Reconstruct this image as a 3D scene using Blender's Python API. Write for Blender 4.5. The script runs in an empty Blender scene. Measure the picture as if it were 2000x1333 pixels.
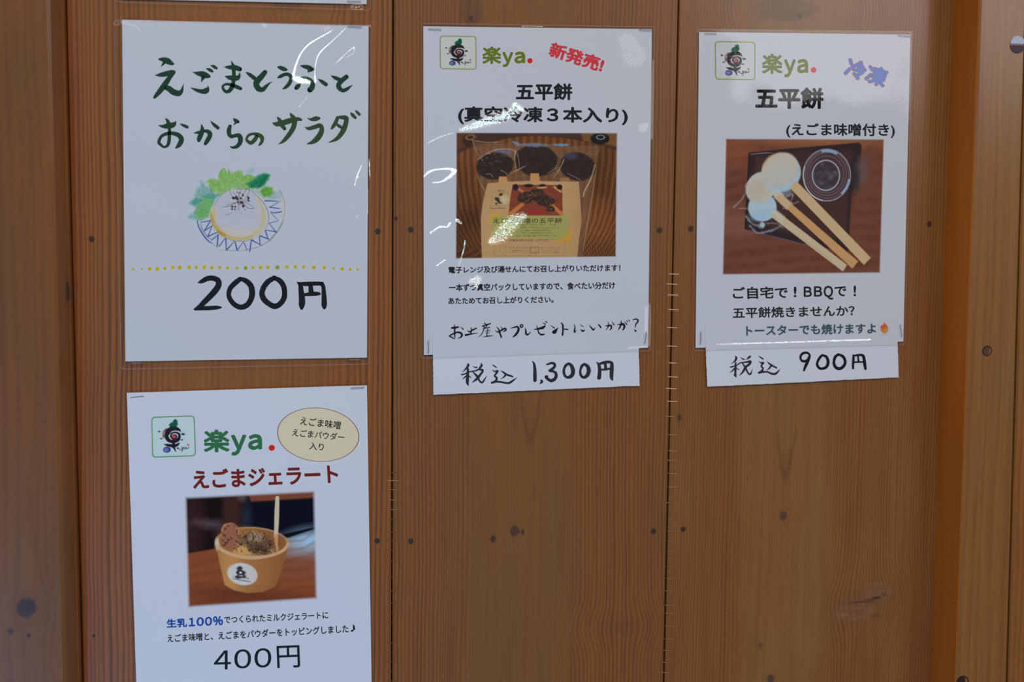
import bpy, bmesh, math, random
import numpy as np
from mathutils import Matrix, Vector

random.seed(7)
rng = np.random.default_rng(11)
scn = bpy.context.scene
COL = scn.collection

# ------------------------------------------------------------------ camera
W, H, F = 2000, 1333, 2900.0
YAW, PITCH, ROLL, DIST, CZ = math.radians(11.03), math.radians(-5.82), math.radians(0.422), 1.340, 1.5
FW = np.array([math.sin(YAW)*math.cos(PITCH), math.cos(YAW)*math.cos(PITCH), math.sin(PITCH)])
_r = np.array([math.cos(YAW), -math.sin(YAW), 0.0]); _u = np.cross(_r, FW)
RT = math.cos(ROLL)*_r + math.sin(ROLL)*_u
UP = -math.sin(ROLL)*_r + math.cos(ROLL)*_u
CAM = np.array([0.0, -DIST, CZ])
cd = bpy.data.cameras.new('camera'); co = bpy.data.objects.new('camera', cd); COL.objects.link(co)
cd.sensor_width = 36; cd.lens = 36*F/W; cd.clip_start = 0.05; cd.clip_end = 50
co.matrix_world = Matrix([[RT[0], UP[0], -FW[0], CAM[0]], [RT[1], UP[1], -FW[1], CAM[1]], [RT[2], UP[2], -FW[2], CAM[2]], [0, 0, 0, 1]])
cd.dof.use_dof = True; cd.dof.focus_distance = 1.37; cd.dof.aperture_fstop = 5.0
scn.camera = co

# ------------------------------------------------------------------ light
scn.view_settings.view_transform = 'Standard'; scn.view_settings.look = 'None'
scn.view_settings.gamma = 1; scn.view_settings.exposure = 0; scn.view_settings.use_curve_mapping = False
wd = bpy.data.worlds.new('world'); scn.world = wd; wd.use_nodes = True
wd.node_tree.nodes['Background'].inputs[0].default_value = (0.95, 0.97, 1.0, 1)
wd.node_tree.nodes['Background'].inputs[1].default_value = 0.12

def area(name, loc, target, sx, sy, power, color):
    l = bpy.data.lights.new(name, 'AREA'); l.shape = 'RECTANGLE'; l.size = sx; l.size_y = sy; l.energy = power; l.color = color
    o = bpy.data.objects.new(name, l); COL.objects.link(o); o.location = loc
    o.rotation_euler = (Vector(target)-Vector(loc)).to_track_quat('-Z', 'Y').to_euler()
    return o
L_KEY = Vector((2.2, -3.0, 2.5))
area('window_light_right', L_KEY, (0.45, 0, 1.5), 1.4, 1.4, 20, (1.0, 0.95, 0.97))
area('room_light', (0.1, -2.6, 3.2), (0.3, 0, 1.4), 1.7, 1.2, 26, (1.0, 0.77, 0.66))
area('window_light_left', (-0.9, -1.5, 0.35), (-0.1, 0, 1.1), 1.1, 0.9, 18.5, (0.20, 0.46, 1.0))
L_SPARK = Vector((-0.55, -2.6, 3.1))
area('skylight', L_SPARK, (0.3, 0, 1.5), 0.34, 0.34, 10, (0.62, 0.95, 1.0))
L_LAMP = Vector((0.55, -1.0, 3.0))
lb = bpy.data.lights.new('ceiling_bulb', 'SPHERE' if False else 'POINT'); lb.energy = 1.6; lb.color = (1.0, 0.72, 0.42); lb.shadow_soft_size = 0.05
lo = bpy.data.objects.new('ceiling_bulb', lb); COL.objects.link(lo); lo.location = L_LAMP

# ------------------------------------------------------------------ helpers
def ray(px, py):
    px = np.asarray(px, float); py = np.asarray(py, float)
    return FW + ((px-W/2)/F)[..., None]*RT - ((py-H/2)/F)[..., None]*UP
def P(px, py, h=0.0):
    """point of the plane h in front of the wall (wall surface y=0) seen at pixel px,py"""
    d = ray(px, py); t = (-np.asarray(h)-CAM[1])/d[..., 1]
    return CAM + t[..., None]*d
def proj(X):
    d = np.asarray(X)-CAM; z = d@FW
    return W/2+F*(d@RT)/z, H/2-F*(d@UP)/z
PX = DIST/F                     # about one pixel on the wall, in metres
def lin(c):
    c = np.asarray(c, float)/255
    return np.where(c <= 0.04045, c/12.92, ((c+0.055)/1.055)**2.4)
E0 = np.array([0.543, 0.584, 0.690])   # light falling on the wall, so print colours keep their look
def alb(c): return np.clip(lin(c)/E0, 0.002, 0.92)

def newmat(name):
    m = bpy.data.materials.new(name); m.use_nodes = True
    return m, m.node_tree, m.node_tree.nodes['Principled BSDF']
_mc = {}
def flat(name, c, rough=0.6, spec=0.08, metal=0.0, raw=False):
    k = (name, tuple(c), rough)
    if k in _mc: return _mc[k]
    m, nt, b = newmat(name); a = np.asarray(c) if raw else alb(c)
    b.inputs['Base Color'].default_value = (*[float(x) for x in a], 1)
    b.inputs['Roughness'].default_value = rough; b.inputs['Specular IOR Level'].default_value = spec
    b.inputs['Metallic'].default_value = metal
    _mc[k] = m; return m

def mesh_np(name, V, Fc, mat, parent=None, smooth=False):
    me = bpy.data.meshes.new(name); V = np.asarray(V, float); 
    me.from_pydata(V.tolist(), [], [tuple(f) for f in Fc]); me.update()
    if smooth:
        me.polygons.foreach_set('use_smooth', [True]*len(me.polygons))
    o = bpy.data.objects.new(name, me); COL.objects.link(o)
    if mat is not None: me.materials.append(mat)
    if parent is not None:
        o.parent = parent; o.matrix_parent_inverse = parent.matrix_world.inverted()
    return o
def empty(name, loc, label, cat, group=None):
    o = bpy.data.objects.new(name, None); COL.objects.link(o); o.location = Vector([float(x) for x in loc]); o.empty_display_size = 0.02
    o.matrix_world = Matrix.Translation(o.location)
    o['label'] = label; o['category'] = cat
    if group: o['group'] = group
    return o
def tag(o, label=None, cat=None, group=None, kind=None):
    for k, v in (('label', label), ('category', cat), ('group', group), ('kind', kind)):
        if v: o[k] = v
    return o

# ------------------------------------------------------------------ node maths
class S:
    """socket with arithmetic"""
    nt = None
    def __init__(s, v): s.v = v
    @staticmethod
    def m(op, *a, clamp=False):
        n = S.nt.nodes.new('ShaderNodeMath'); n.operation = op; n.use_clamp = clamp
        for i, x in enumerate(a):
            x = x.v if isinstance(x, S) else x
            if isinstance(x, (int, float)): n.inputs[i].default_value = x
            else: S.nt.links.new(x, n.inputs[i])
        return S(n.outputs[0])
    def __add__(s, o): return S.m('ADD', s, o)
    __radd__ = __add__
    def __sub__(s, o): return S.m('SUBTRACT', s, o)
    def __rsub__(s, o): return S.m('SUBTRACT', o, s)
    def __mul__(s, o): return S.m('MULTIPLY', s, o)
    __rmul__ = __mul__
    def __truediv__(s, o): return S.m('DIVIDE', s, o)
def sstep(x, a, b):
    n = S.nt.nodes.new('ShaderNodeMapRange'); n.interpolation_type = 'SMOOTHSTEP'
    S.nt.links.new(x.v, n.inputs[0]); n.inputs[1].default_value = a; n.inputs[2].default_value = b
    return S(n.outputs[0])
def noise(x, y, z=0.0, detail=2.0, rough=0.5):
    c = S.nt.nodes.new('ShaderNodeCombineXYZ')
    for i, q in enumerate((x, y, z)):
        if isinstance(q, S): S.nt.links.new(q.v, c.inputs[i])
        else: c.inputs[i].default_value = q
    n = S.nt.nodes.new('ShaderNodeTexNoise'); n.inputs['Scale'].default_value = 1.0
    n.inputs['Detail'].default_value = detail; n.inputs['Roughness'].default_value = rough
    S.nt.links.new(c.outputs[0], n.inputs['Vector'])
    return S(n.outputs[0])
def mix(f, a, b):
    n = S.nt.nodes.new('ShaderNodeMix'); n.data_type = 'RGBA'
    if isinstance(f, S): S.nt.links.new(f.v, n.inputs[0])
    else: n.inputs[0].default_value = f
    for q, i in ((a, 6), (b, 7)):
        if isinstance(q, (tuple, list, np.ndarray)): n.inputs[i].default_value = (*[float(x) for x in q], 1)
        else: S.nt.links.new(q, n.inputs[i])
    return n.outputs[2]

def wood(name, u0, v0, period, seed, centre=None, early=(118, 74, 42), late=(74, 41, 20), grey=(110, 82, 60), greyamt=0.5,
         contrast=0.75, knots=(), flames=(), rough=0.2, coat=0.9, lean=0.0, drift=26.0, sat=None):
    """sawn softwood: u across, v down (in 0.46 mm units) from world point (u0, v0). centre: (u, width) of a plain flat-sawn middle.
    knots: (u, v, ru, rv, darkness, push). flames: (u, vtip, halfwidth, dir) cathedral arches."""
    early, late, grey = (np.array(q_)*np.array([0.99, 0.945, 0.56]) for q_ in (early, late, grey))
    m, nt, b = newmat(name); S.nt = nt
    g = nt.nodes.new('ShaderNodeNewGeometry'); sp = nt.nodes.new('ShaderNodeSeparateXYZ'); nt.links.new(g.outputs['Position'], sp.inputs[0])
    X, Y, Z = S(sp.outputs[0]), S(sp.outputs[1]), S(sp.outputs[2])
    u = (X - u0)*(1/PX) + Y*(0.35/PX); v = (v0 - Z)*(1/PX)
    u = u - v*lean
    w = u + (noise(u*0.0035, v*0.0012, seed, 1.0)-0.5)*(2*drift) + (noise(u*0.02, v*0.006, seed+3, 2.0)-0.5)*7.0
    kn = []
    for (ku, kv, ru, rv, dk, push) in knots:
        du = u - ku; dv = v - kv
        d2 = (du/ru)*(du/ru) + (dv/rv)*(dv/rv)
        if push > 0:
            fall = S.m('EXPONENT', d2*(-0.16)); w = w - du*fall*push
        rag = (noise(u*0.12, v*0.12, seed+9, 2)-0.5)*0.7
        kn.append((S.m('SQRT', d2) + rag, dk))
    per = period
    ph = w*(1/per) + (noise(w*0.015, 0.5, seed+5, 1.0)-0.5)*5.0
    saw = S.m('FRACT', ph)
    line = sstep(saw, 0.30, 0.93)*(1-sstep(saw, 0.94, 1.0))
    cell = S.m('FLOOR', ph); vary = noise(cell*7.31, 0.3, seed, 0)
    amt = contrast*(0.35 + vary*1.2)
    amt = amt*(0.6 + noise(u*0.02, v*0.004, seed+7, 1)*0.8)
    if centre:
        cu, cw, keep = centre
        k = sstep(S.m('ABSOLUTE', u - cu + (noise(v*0.004, 0.0, seed, 1)-0.5)*60), cw*0.55, cw*1.1)
        amt = amt*(keep + k*(1-keep))
    line = S.m('MULTIPLY', line, amt, clamp=True)
    blotch = sstep(noise(u*0.008, v*0.0022, seed+13, 2), 0.36, 0.68)
    streak = noise(u*0.11, v*0.0035, seed+17, 2)
    fibre = noise(u*0.9, v*0.035, seed+19, 2)
    if centre:
        blotch = S.m('MULTIPLY', blotch*(0.5) + (1-k)*0.55, 1.0, clamp=True)
    c = mix(blotch*greyamt, alb(early), alb(grey))
    c = mix(S.m('MULTIPLY', sstep(streak, 0.35, 0.75), 0.30), c, alb(np.array(late)*1.18))
    c = mix(line, c, alb(late))
    c = mix(S.m('MULTIPLY', fibre-0.3, 0.30, clamp=True), c, alb(np.array(late)*0.9))
    for (fu, fv, hw, dr) in flames:            # pointed arches of a flat sawn heart
        for kk, st_ in ((0.0, 0.5), (16.0, 0.25), (-22.0, 0.2)):
            du = u - fu + (noise(v*0.02, 2.0, seed, 1)-0.5)*10; dv = (v*-1.0) + fv + kk
            f_ = S.m('ABSOLUTE', dv - du*du*(150.0/(hw*hw)) + (noise(u*0.05, v*0.03, seed, 1)-0.5)*14)
            c = mix((1-sstep(f_, 3.0, 17.0))*(1-sstep(dv, 60.0, 130.0))*st_, c, alb(np.array(late)*1.05))
    pores = sstep(noise(u*0.35, v*0.22, seed+23, 0), 0.80, 0.84)
    c = mix(pores*0.6, c, alb((50, 28, 16)))
    for d, dk in kn:
        halo = 1 - sstep(d, 0.9, 2.6)
        c = mix(halo*(0.22*abs(dk)), c, alb((84, 48, 26)))
        core = 1 - sstep(d, 0.75, 1.15)
        if dk > 0:
            ring = sstep(S.m('FRACT', d*3.2), 0.3, 0.9)*0.35
            c = mix(core*dk, c, mix(ring, alb((40, 26, 22)), alb((76, 56, 48))))
        else:
            c = mix(core*(-dk)*0.7, c, mix(sstep(noise(u*0.03+v*0.02, v*0.10, seed, 2), 0.3, 0.7), alb((92, 62, 42)), alb((122, 94, 74))))
    nt.links.new(c, b.inputs['Base Color'])
    b.inputs['Roughness'].default_value = 0.55; b.inputs['Specular IOR Level'].default_value = 0.35
    b.inputs['Coat Weight'].default_value = coat; b.inputs['Coat Roughness'].default_value = rough; b.inputs['Coat IOR'].default_value = 1.5
    bp = nt.nodes.new('ShaderNodeBump'); bp.inputs['Strength'].default_value = 0.35; bp.inputs['Distance'].default_value = 0.0002
    hh = (1-line)*0.8 + fibre*0.35 + noise(u*0.05, v*0.02, seed, 1)*1.4
    nt.links.new(hh.v, bp.inputs['Height']); nt.links.new(bp.outputs[0], b.inputs['Normal']); pass
    return m

# ------------------------------------------------------------------ the wooden wall
YT, YB = -160, 1500
def xat(line, py):            # line = (x at y=0, x at y=1333)
    return line[0] + (line[1]-line[0])*py/1333.0
SEAM_L, GAP1, GAP2, SEAM_R = (128.5, 161), (768, 765), (1326, 1297), (1861, 1817)
wall = bpy.data.objects.new('wall_back', None); COL.objects.link(wall); wall['kind'] = 'structure'

def prism(name, l0, l1, h, depth, mat, parent, bev=0.0008):
    """board between two pixel lines, front face h in front of the wall plane"""
    a0, a1 = P(xat(l0, YT), YT, h), P(xat(l0, YB), YB, h)
    b0, b1 = P(xat(l1, YT), YT, h), P(xat(l1, YB), YB, h)
    zt, zb = max(a0[2], b0[2]), min(a1[2], b1[2])
    def xz(p, q, z): return p[0] + (q[0]-p[0])*(z-p[2])/(q[2]-p[2])
    bm = bmesh.new()
    pts = []
    for z in (zb, zt):
        xa, xb = xz(a0, a1, z), xz(b0, b1, z)
        for (x, y) in ((xa, -h+depth), (xa, -h+bev), (xa+bev, -h), (xb-bev, -h), (xb, -h+bev), (xb, -h+depth)):
            pts.append(bm.verts.new((x, y, z)))
    for i in range(6):
        j = (i+1) % 6
        bm.faces.new((pts[i], pts[j], pts[6+j], pts[6+i]))
    bm.faces.new(pts[:6][::-1]); bm.faces.new(pts[6:])
    bmesh.ops.recalc_face_normals(bm, faces=bm.faces)
    me = bpy.data.meshes.new(name); bm.to_mesh(me); bm.free()
    o = bpy.data.objects.new(name, me); COL.objects.link(o); me.materials.append(mat)
    if parent: o.parent = parent
    return o

O = P(0, 0, 0)                 # origin for wood coordinates
def UV(px, py):
    p = P(px, py, 0); return (p[0]-O[0])/PX, (O[2]-p[2])/PX
def K(px, py, ru, rv, dk, push=0.6):
    a, c = UV(px, py); return (a, c, ru*1.08, rv*1.05, dk, push)
def FL(px, py, hw, d):
    a, c = UV(px, py); return (a, c, hw, d)
wkw = dict(u0=float(O[0]), v0=float(O[2]))
m1 = wood('pine_board_close_grain', period=10.0, seed=1.3, contrast=0.70, greyamt=0.30, early=(126, 78, 42), centre=(UV(470, 0)[0], 200, 0.3), drift=9, lean=-0.012, knots=[K(560, 12, 26, 7, 0.35, 0.4)], **wkw)
m2 = wood('pine_board_flat_sawn', period=7.6, seed=5.1, contrast=0.62, greyamt=0.85, grey=(104, 76, 54), centre=(UV(1020, 0)[0], 130, 0.25), drift=13,
          knots=[K(1006, 1038, 9, 11, 0.75, 0.8), K(1021, 1040, 3, 5, 0.9, 0), K(963, 1053, 5, 7, 0.9, 0.5), K(922, 22, 22, 26, 0.30, 0.45), K(920, 36, 4, 6, 0.85, 0), K(1210, 1225, 46, 16, 0.14, 0.30)],
          flames=[FL(1036, 855, 26, -1)], **wkw)
m3 = wood('pine_board_pale', period=6.8, seed=8.7, contrast=0.50, greyamt=0.85, centre=(UV(1560, 0)[0], 120, 0.3), drift=11, grey=(118, 90, 66),
          knots=[K(1530, 1008, 8, 10, 0.65, 0.7), K(1668, 1192, 42, 22, -0.55, 0.42), K(1712, 1158, 34, 22, -0.5, 0.2), K(1712, 1168, 9, 3, 0.9, 0), K(1680, 1177, 28, 2.2, 0.6, 0), K(1700, 1172, 14, 2.2, 0.6, 0), K(1726, 1163, 7, 3, 0.6, 0), K(1708, 1204, 12, 3, 0.3, 0), K(1535, 18, 62, 24, 0.35, 0.35), K(1561, 32, 4, 5, 0.8, 0), K(1505, 1326, 8, 9, 0.75, 0.6), K(1327, 816, 4, 8, 0.8, 0.5), K(1485, 1262, 5, 6, 0.5, 0.4)],
          flames=[FL(1534, 925, 26, -1)], **wkw)
mL = wood('pine_post_left', coat=0.3, period=34, seed=12.4, contrast=0.25, greyamt=0.75, early=(108, 68, 38), grey=(92, 65, 44), centre=None, drift=30,
          knots=[K(30, 1165, 17, 19, 0.97, 0.7), K(35, 1218, 3, 4, 1.0, 0), K(1, 1210, 5, 6, 0.8, 0), K(118, 566, 5.0, 19, 0.9, 0.3)], **wkw)
mR = wood('pine_post_right', period=30, seed=15.8, contrast=0.22, greyamt=0.9, early=(124, 84, 54), grey=(120, 90, 66), drift=24,
          knots=[K(1958, 26, 30, 5, 0.30, 0.3), K(1928, 740, 6, 6, 0.2, 0)], **wkw)
mS = wood('pine_post_side_orange', coat=0.15, period=60, seed=3.2, contrast=0.15, greyamt=0.15, early=(158, 86, 4), late=(120, 62, 3), drift=10, **wkw)  # post side face: its lack of grey sheen is put into the orange
mR2 = wood('pine_post_far_right', period=22, seed=25.8, contrast=0.30, greyamt=0.5, early=(128, 82, 46), grey=(120, 88, 60), drift=20, knots=[K(1990, 1240, 16, 18, -0.4, 0.6)], **wkw)

g = 1.25
prism('plank', (SEAM_L[0]+1, SEAM_L[1]+1), (GAP1[0]-g, GAP1[1]-g), 0, 0.012, m1, wall)
prism('plank', (GAP1[0]+g, GAP1[1]+g), (GAP2[0]-g, GAP2[1]-g*1.3), 0, 0.012, m2, wall)
prism('plank', (GAP2[0]+g, GAP2[1]+g*1.3), (SEAM_R[0]+12, SEAM_R[1]+12), 0, 0.012, m3, wall)
back = flat('dark_gap_backing', (14, 10, 8), 0.9, 0.0)
prism('backing', (-300, -300), (2500, 2500), -0.0125, 0.02, back, wall)

# posts : square timbers standing proud of the planks, with chamfered corners
def fit_depth(seam, edge):
    ds = []
    for py in (0, 1333):
        xs = P(xat(seam, py), py, 0)[0]
        lo_, hi_ = 0.0, 0.2
        for _ in range(50):
            md = (lo_+hi_)/2
            if P(xat(edge, py), py, md)[0] > xs: lo_ = md
            else: hi_ = md
        ds.append(lo_)
    return sum(ds)/2
DR = fit_depth(SEAM_R, (1912, 1868))
def post(name, profile_top, profile_bot, mats, idx):
    """profile: list of (x,y); straight extrusion from bottom profile to top profile"""
    n = len(profile_top[0]); 
    V = [(x, y, profile_bot[1]) for x, y in profile_bot[0]] + [(x, y, profile_top[1]) for x, y in profile_top[0]]
    Fc = [(i, (i+1) % n, n+(i+1) % n, n+i) for i in range(n)] + [tuple(range(n))[::-1], tuple(range(n, 2*n))]
    o = mesh_np(name, V, Fc, mats[0])
    for m in mats[1:]: o.data.materials.append(m)
    for i, k in enumerate(idx): o.data.polygons[i].material_index = k
    bm = bmesh.new(); bm.from_mesh(o.data); bmesh.ops.recalc_face_normals(bm, faces=bm.faces); bm.to_mesh(o.data); bm.free()
    o['kind'] = 'structure'
    return o
def prof(fn):
    r = []
    for py in (YT, YB):
        pts, z = fn(py); r.append((pts, z))
    return r
ZT, ZB = float(P(1000, YT-40, 0)[2]), float(P(1000, YB+40, 0)[2])
def xline(line, h, z):
    a, c = P(line[0], 0, h), P(line[1], 1333, h)
    return float(a[0] + (c[0]-a[0])*(z-a[2])/(c[2]-a[2]))
def rp(z):
    xs = xline(SEAM_R, 0, z); c = 0.0022
    xe = xline((2004, 1966), DR, z)
    return [(xs, 0.01), (xs, -DR+c), (xs+c*0.35, -DR+c*0.3), (xs+c*1.2, -DR), (xe-0.0015, -DR), (xe, -DR+0.0012), (xe, 0.01)]
post('trim_1', (rp(ZT), ZT), (rp(ZB), ZB), [mR, mS], [1, 1, 0, 0, 0, 0, 0, 0, 0])
def rp2(z):
    xe = xline((2005.5, 1969), DR, z)
    return [(xe+0.0003, 0.01), (xe+0.0003, -DR+0.0012), (xe+0.0015, -DR-0.0006), (xe+0.12, -DR-0.0006), (xe+0.12, 0.01)]
post('trim_2', (rp2(ZT), ZT), (rp2(ZB), ZB), [mR2], [0]*7)
def lp(z):
    xs = xline(SEAM_L, 0, z); xf = xline((94, 127), 0.040, z); xg = xline((121.5, 153), 0.024, z)
    return [(xs, 0.01), (xs, -0.018), (xg+0.0008, -0.021), (xg-0.0006, -0.0225), (xg-0.0016, -0.0252), (xf+0.0016, -0.0385), (xf-0.0018, -0.040), (xf-0.25, -0.040), (xf-0.25, 0.01)]
post('trim_3', (lp(ZT), ZT), (lp(ZB), ZB), [mL], [0]*11)

# ------------------------------------------------------------------ vertex painting for printed pictures
def vnoise(X, Y, s, seed=0, octv=1):
    out = np.zeros_like(X, float); amp = 1; tot = 0
    for o_ in range(octv):
        r = np.random.default_rng(seed*97+o_*13+5); G = r.random((256, 256))
        x = X/s*(2**o_); y = Y/s*(2**o_)
        xi = np.floor(x).astype(int); yi = np.floor(y).astype(int); fx = x-xi; fy = y-yi
        fx = fx*fx*(3-2*fx); fy = fy*fy*(3-2*fy)
        a = G[xi % 256, yi % 256]; b_ = G[(xi+1) % 256, yi % 256]; c = G[xi % 256, (yi+1) % 256]; d = G[(xi+1) % 256, (yi+1) % 256]
        out += amp*((a*(1-fx)+b_*fx)*(1-fy)+(c*(1-fx)+d*fx)*fy); tot += amp; amp *= 0.5
    return out/tot
def polyline(pts, n=10):
    """Catmull-Rom through (x,y,w)"""
    p = np.array(pts, float)
    if len(p) < 3:
        t = np.linspace(0, 1, n)[:, None]; return p[0]*(1-t)+p[-1]*t
    q = np.vstack([2*p[0]-p[1], p, 2*p[-1]-p[-2]]); out = []
    for i in range(1, len(q)-2):
        t = np.linspace(0, 1, n, endpoint=False)[:, None]
        a, b_, c, d = q[i-1], q[i], q[i+1], q[i+2]
        out.append(0.5*((2*b_)+(-a+c)*t+(2*a-5*b_+4*c-d)*t**2+(-a+3*b_-3*c+d)*t**3))
    out.append(q[-2][None]); r = np.vstack(out); r[:, 2] = np.maximum(r[:, 2], 1.0)
    return r
class Paint:
    def __init__(s, X, Y, base): s.X, s.Y = X, Y; s.C = np.ones(X.shape+(3,))*np.array(base, float)
    def put(s, a, c):
        a = np.clip(a, 0, 1)[..., None]; s.C = s.C*(1-a)+np.asarray(c, float)*a
    def ell(s, cx, cy, rx, ry, c, rot=0, soft=6, a=1.0, rag=0, seed=1, ret=False):
        t = math.radians(rot); dx, dy = s.X-cx, s.Y-cy
        x = dx*math.cos(t)+dy*math.sin(t); y = -dx*math.sin(t)+dy*math.cos(t)
        d = (np.sqrt((x/rx)**2+(y/ry)**2)-1)*min(rx, ry)
        if rag: d = d+(vnoise(s.X, s.Y, rag*2.5, seed, 3)-0.5)*rag*2
        m = np.clip(0.5-d/soft, 0, 1)*a
        if ret: return m
        s.put(m, c)
    def ringl(s, cx, cy, rx, ry, w, c, rot=0, a=1.0, arc=None):
        t = math.radians(rot); dx, dy = s.X-cx, s.Y-cy
        x = dx*math.cos(t)+dy*math.sin(t); y = -dx*math.sin(t)+dy*math.cos(t)
        d = np.abs(np.sqrt((x/rx)**2+(y/ry)**2)-1)*min(rx, ry)
        m = np.clip(1-(d-w/2)/3, 0, 1)*a
        if arc:
            an = np.degrees(np.arctan2(y/ry, x/rx)) % 360; lo, hi = arc
            m = m*(((an-lo) % 360) < ((hi-lo) % 360))
        s.put(m, c)
    def poly(s, pts, c, soft=5, a=1.0, rag=0, seed=2, ret=False):
        p = np.array(pts, float); ins = np.zeros(s.X.shape, bool); D = np.full(s.X.shape, 1e9)
        for i in range(len(p)):
            x0, y0 = p[i]; x1, y1 = p[(i+1) % len(p)]
            cond = ((y0 > s.Y) != (y1 > s.Y)); 
            with np.errstate(divide='ignore', invalid='ignore'):
                xi = (x1-x0)*(s.Y-y0)/((y1-y0) if y1 != y0 else 1e-9)+x0
            ins ^= cond & (s.X < xi)
            L = max((x1-x0)**2+(y1-y0)**2, 1e-9); t = np.clip(((s.X-x0)*(x1-x0)+(s.Y-y0)*(y1-y0))/L, 0, 1)
            D = np.minimum(D, np.hypot(s.X-x0-t*(x1-x0), s.Y-y0-t*(y1-y0)))
        d = np.where(ins, -D, D)
        if rag: d = d+(vnoise(s.X, s.Y, rag*2.5, seed, 3)-0.5)*rag*2
        m = np.clip(0.5-d/soft, 0, 1)*a
        if ret: return m
        s.put(m, c)
    def line(s, pts, c, soft=4, a=1.0, n=5, rag=0, seed=4, wmul=1.0):
        q = polyline([(x, y, w*wmul) for x, y, w in pts], n); best = np.full(s.X.shape, 1e9)
        x0, x1 = q[:, 0].min()-q[:, 2].max()-soft, q[:, 0].max()+q[:, 2].max()+soft
        y0, y1 = q[:, 1].min()-q[:, 2].max()-soft, q[:, 1].max()+q[:, 2].max()+soft
        sel = (s.X > x0) & (s.X < x1) & (s.Y > y0) & (s.Y < y1)
        if not sel.any(): return
        X, Y = s.X[sel], s.Y[sel]; bb = best[sel]
        for i in range(len(q)-1):
            a0, a1 = q[i], q[i+1]; L = max((a1[0]-a0[0])**2+(a1[1]-a0[1])**2, 1e-9)
            t = np.clip(((X-a0[0])*(a1[0]-a0[0])+(Y-a0[1])*(a1[1]-a0[1]))/L, 0, 1)
            bb = np.minimum(bb, np.hypot(X-a0[0]-t*(a1[0]-a0[0]), Y-a0[1]-t*(a1[1]-a0[1]))-(a0[2]+t*(a1[2]-a0[2]))/2)
        if rag: bb = bb+(vnoise(X, Y, rag*2.5, seed, 2)-0.5)*rag*2
        m = np.zeros(s.X.shape); m[sel] = np.clip(0.5-bb/soft, 0, 1)*a; s.put(m, c)
    def grain(s, amp, scale, seed=3):
        s.C = s.C*(1+amp*(vnoise(s.X, s.Y, scale, seed, 2)-0.5)[..., None]*2)

_pm = None
def print_mat():
    global _pm
    if _pm: return _pm
    m, nt, b = newmat('printed_colour_on_paper'); a = nt.nodes.new('ShaderNodeAttribute'); a.attribute_name = 'ink'
    nt.links.new(a.outputs['Color'], b.inputs['Base Color']); b.inputs['Roughness'].default_value = 0.7; b.inputs['Specular IOR Level'].default_value = 0.05
    _pm = m; return m
def picture(name, quad, zoomquad, step, h, paint, parent, paper, feather=0.0, zs=1.0):
    """quad: TL,TR,BR,BL in photo px. zoomquad: same corners in drawing units. paint(Paint)"""
    q = np.array(quad, float); zq = np.array(zoomquad, float)
    wpx = np.hypot(*(q[1]-q[0])); hpx = np.hypot(*(q[3]-q[0])); nx, ny = int(wpx/step)+1, int(hpx/step)+1
    s_, t_ = np.meshgrid(np.linspace(0, 1, nx), np.linspace(0, 1, ny))
    def bil(k): 
        return ((1-s_)*(1-t_))[..., None]*k[0]+(s_*(1-t_))[..., None]*k[1]+(s_*t_)[..., None]*k[2]+((1-s_)*t_)[..., None]*k[3]
    pos = bil(q); z = bil(zq)
    pt = Paint(z[..., 0], z[..., 1], paper); paint(pt)
    C = np.maximum(lin(np.clip(pt.C, 0, 255))/E0, 0.004); C = C*np.minimum(1, 0.86/C.max(-1, keepdims=True))
    if feather:
        ex = np.minimum(np.minimum(s_*wpx, (1-s_)*wpx), np.minimum(t_*hpx, (1-t_)*hpx))
        a = np.clip(ex/feather, 0, 1); a = (a*a*(3-2*a))[..., None]; C = C*a+PAPER_ALB*(1-a)
    V = P(pos[..., 0], pos[..., 1], h).reshape(-1, 3)
    idx = np.arange(nx*ny).reshape(ny, nx)
    quads = np.stack([idx[:-1, :-1], idx[1:, :-1], idx[1:, 1:], idx[:-1, 1:]], -1).reshape(-1, 4)
    me = bpy.data.meshes.new(name)
    me.vertices.add(len(V)); me.vertices.foreach_set('co', V.ravel())
    me.loops.add(quads.size); me.loops.foreach_set('vertex_index', quads.ravel().astype(np.int32))
    me.polygons.add(len(quads)); me.polygons.foreach_set('loop_start', np.arange(0, quads.size, 4, dtype=np.int32))
    me.update(); me.validate()
    ca = me.color_attributes.new('ink', 'FLOAT_COLOR', 'POINT')
    ca.data.foreach_set('color', np.concatenate([C.reshape(-1, 3), np.ones((nx*ny, 1))], 1).astype(np.float32).ravel())
    me.materials.append(print_mat())
    o = bpy.data.objects.new(name, me); COL.objects.link(o)
    o.parent = parent; o.matrix_parent_inverse = parent.matrix_world.inverted()
    return o

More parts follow.
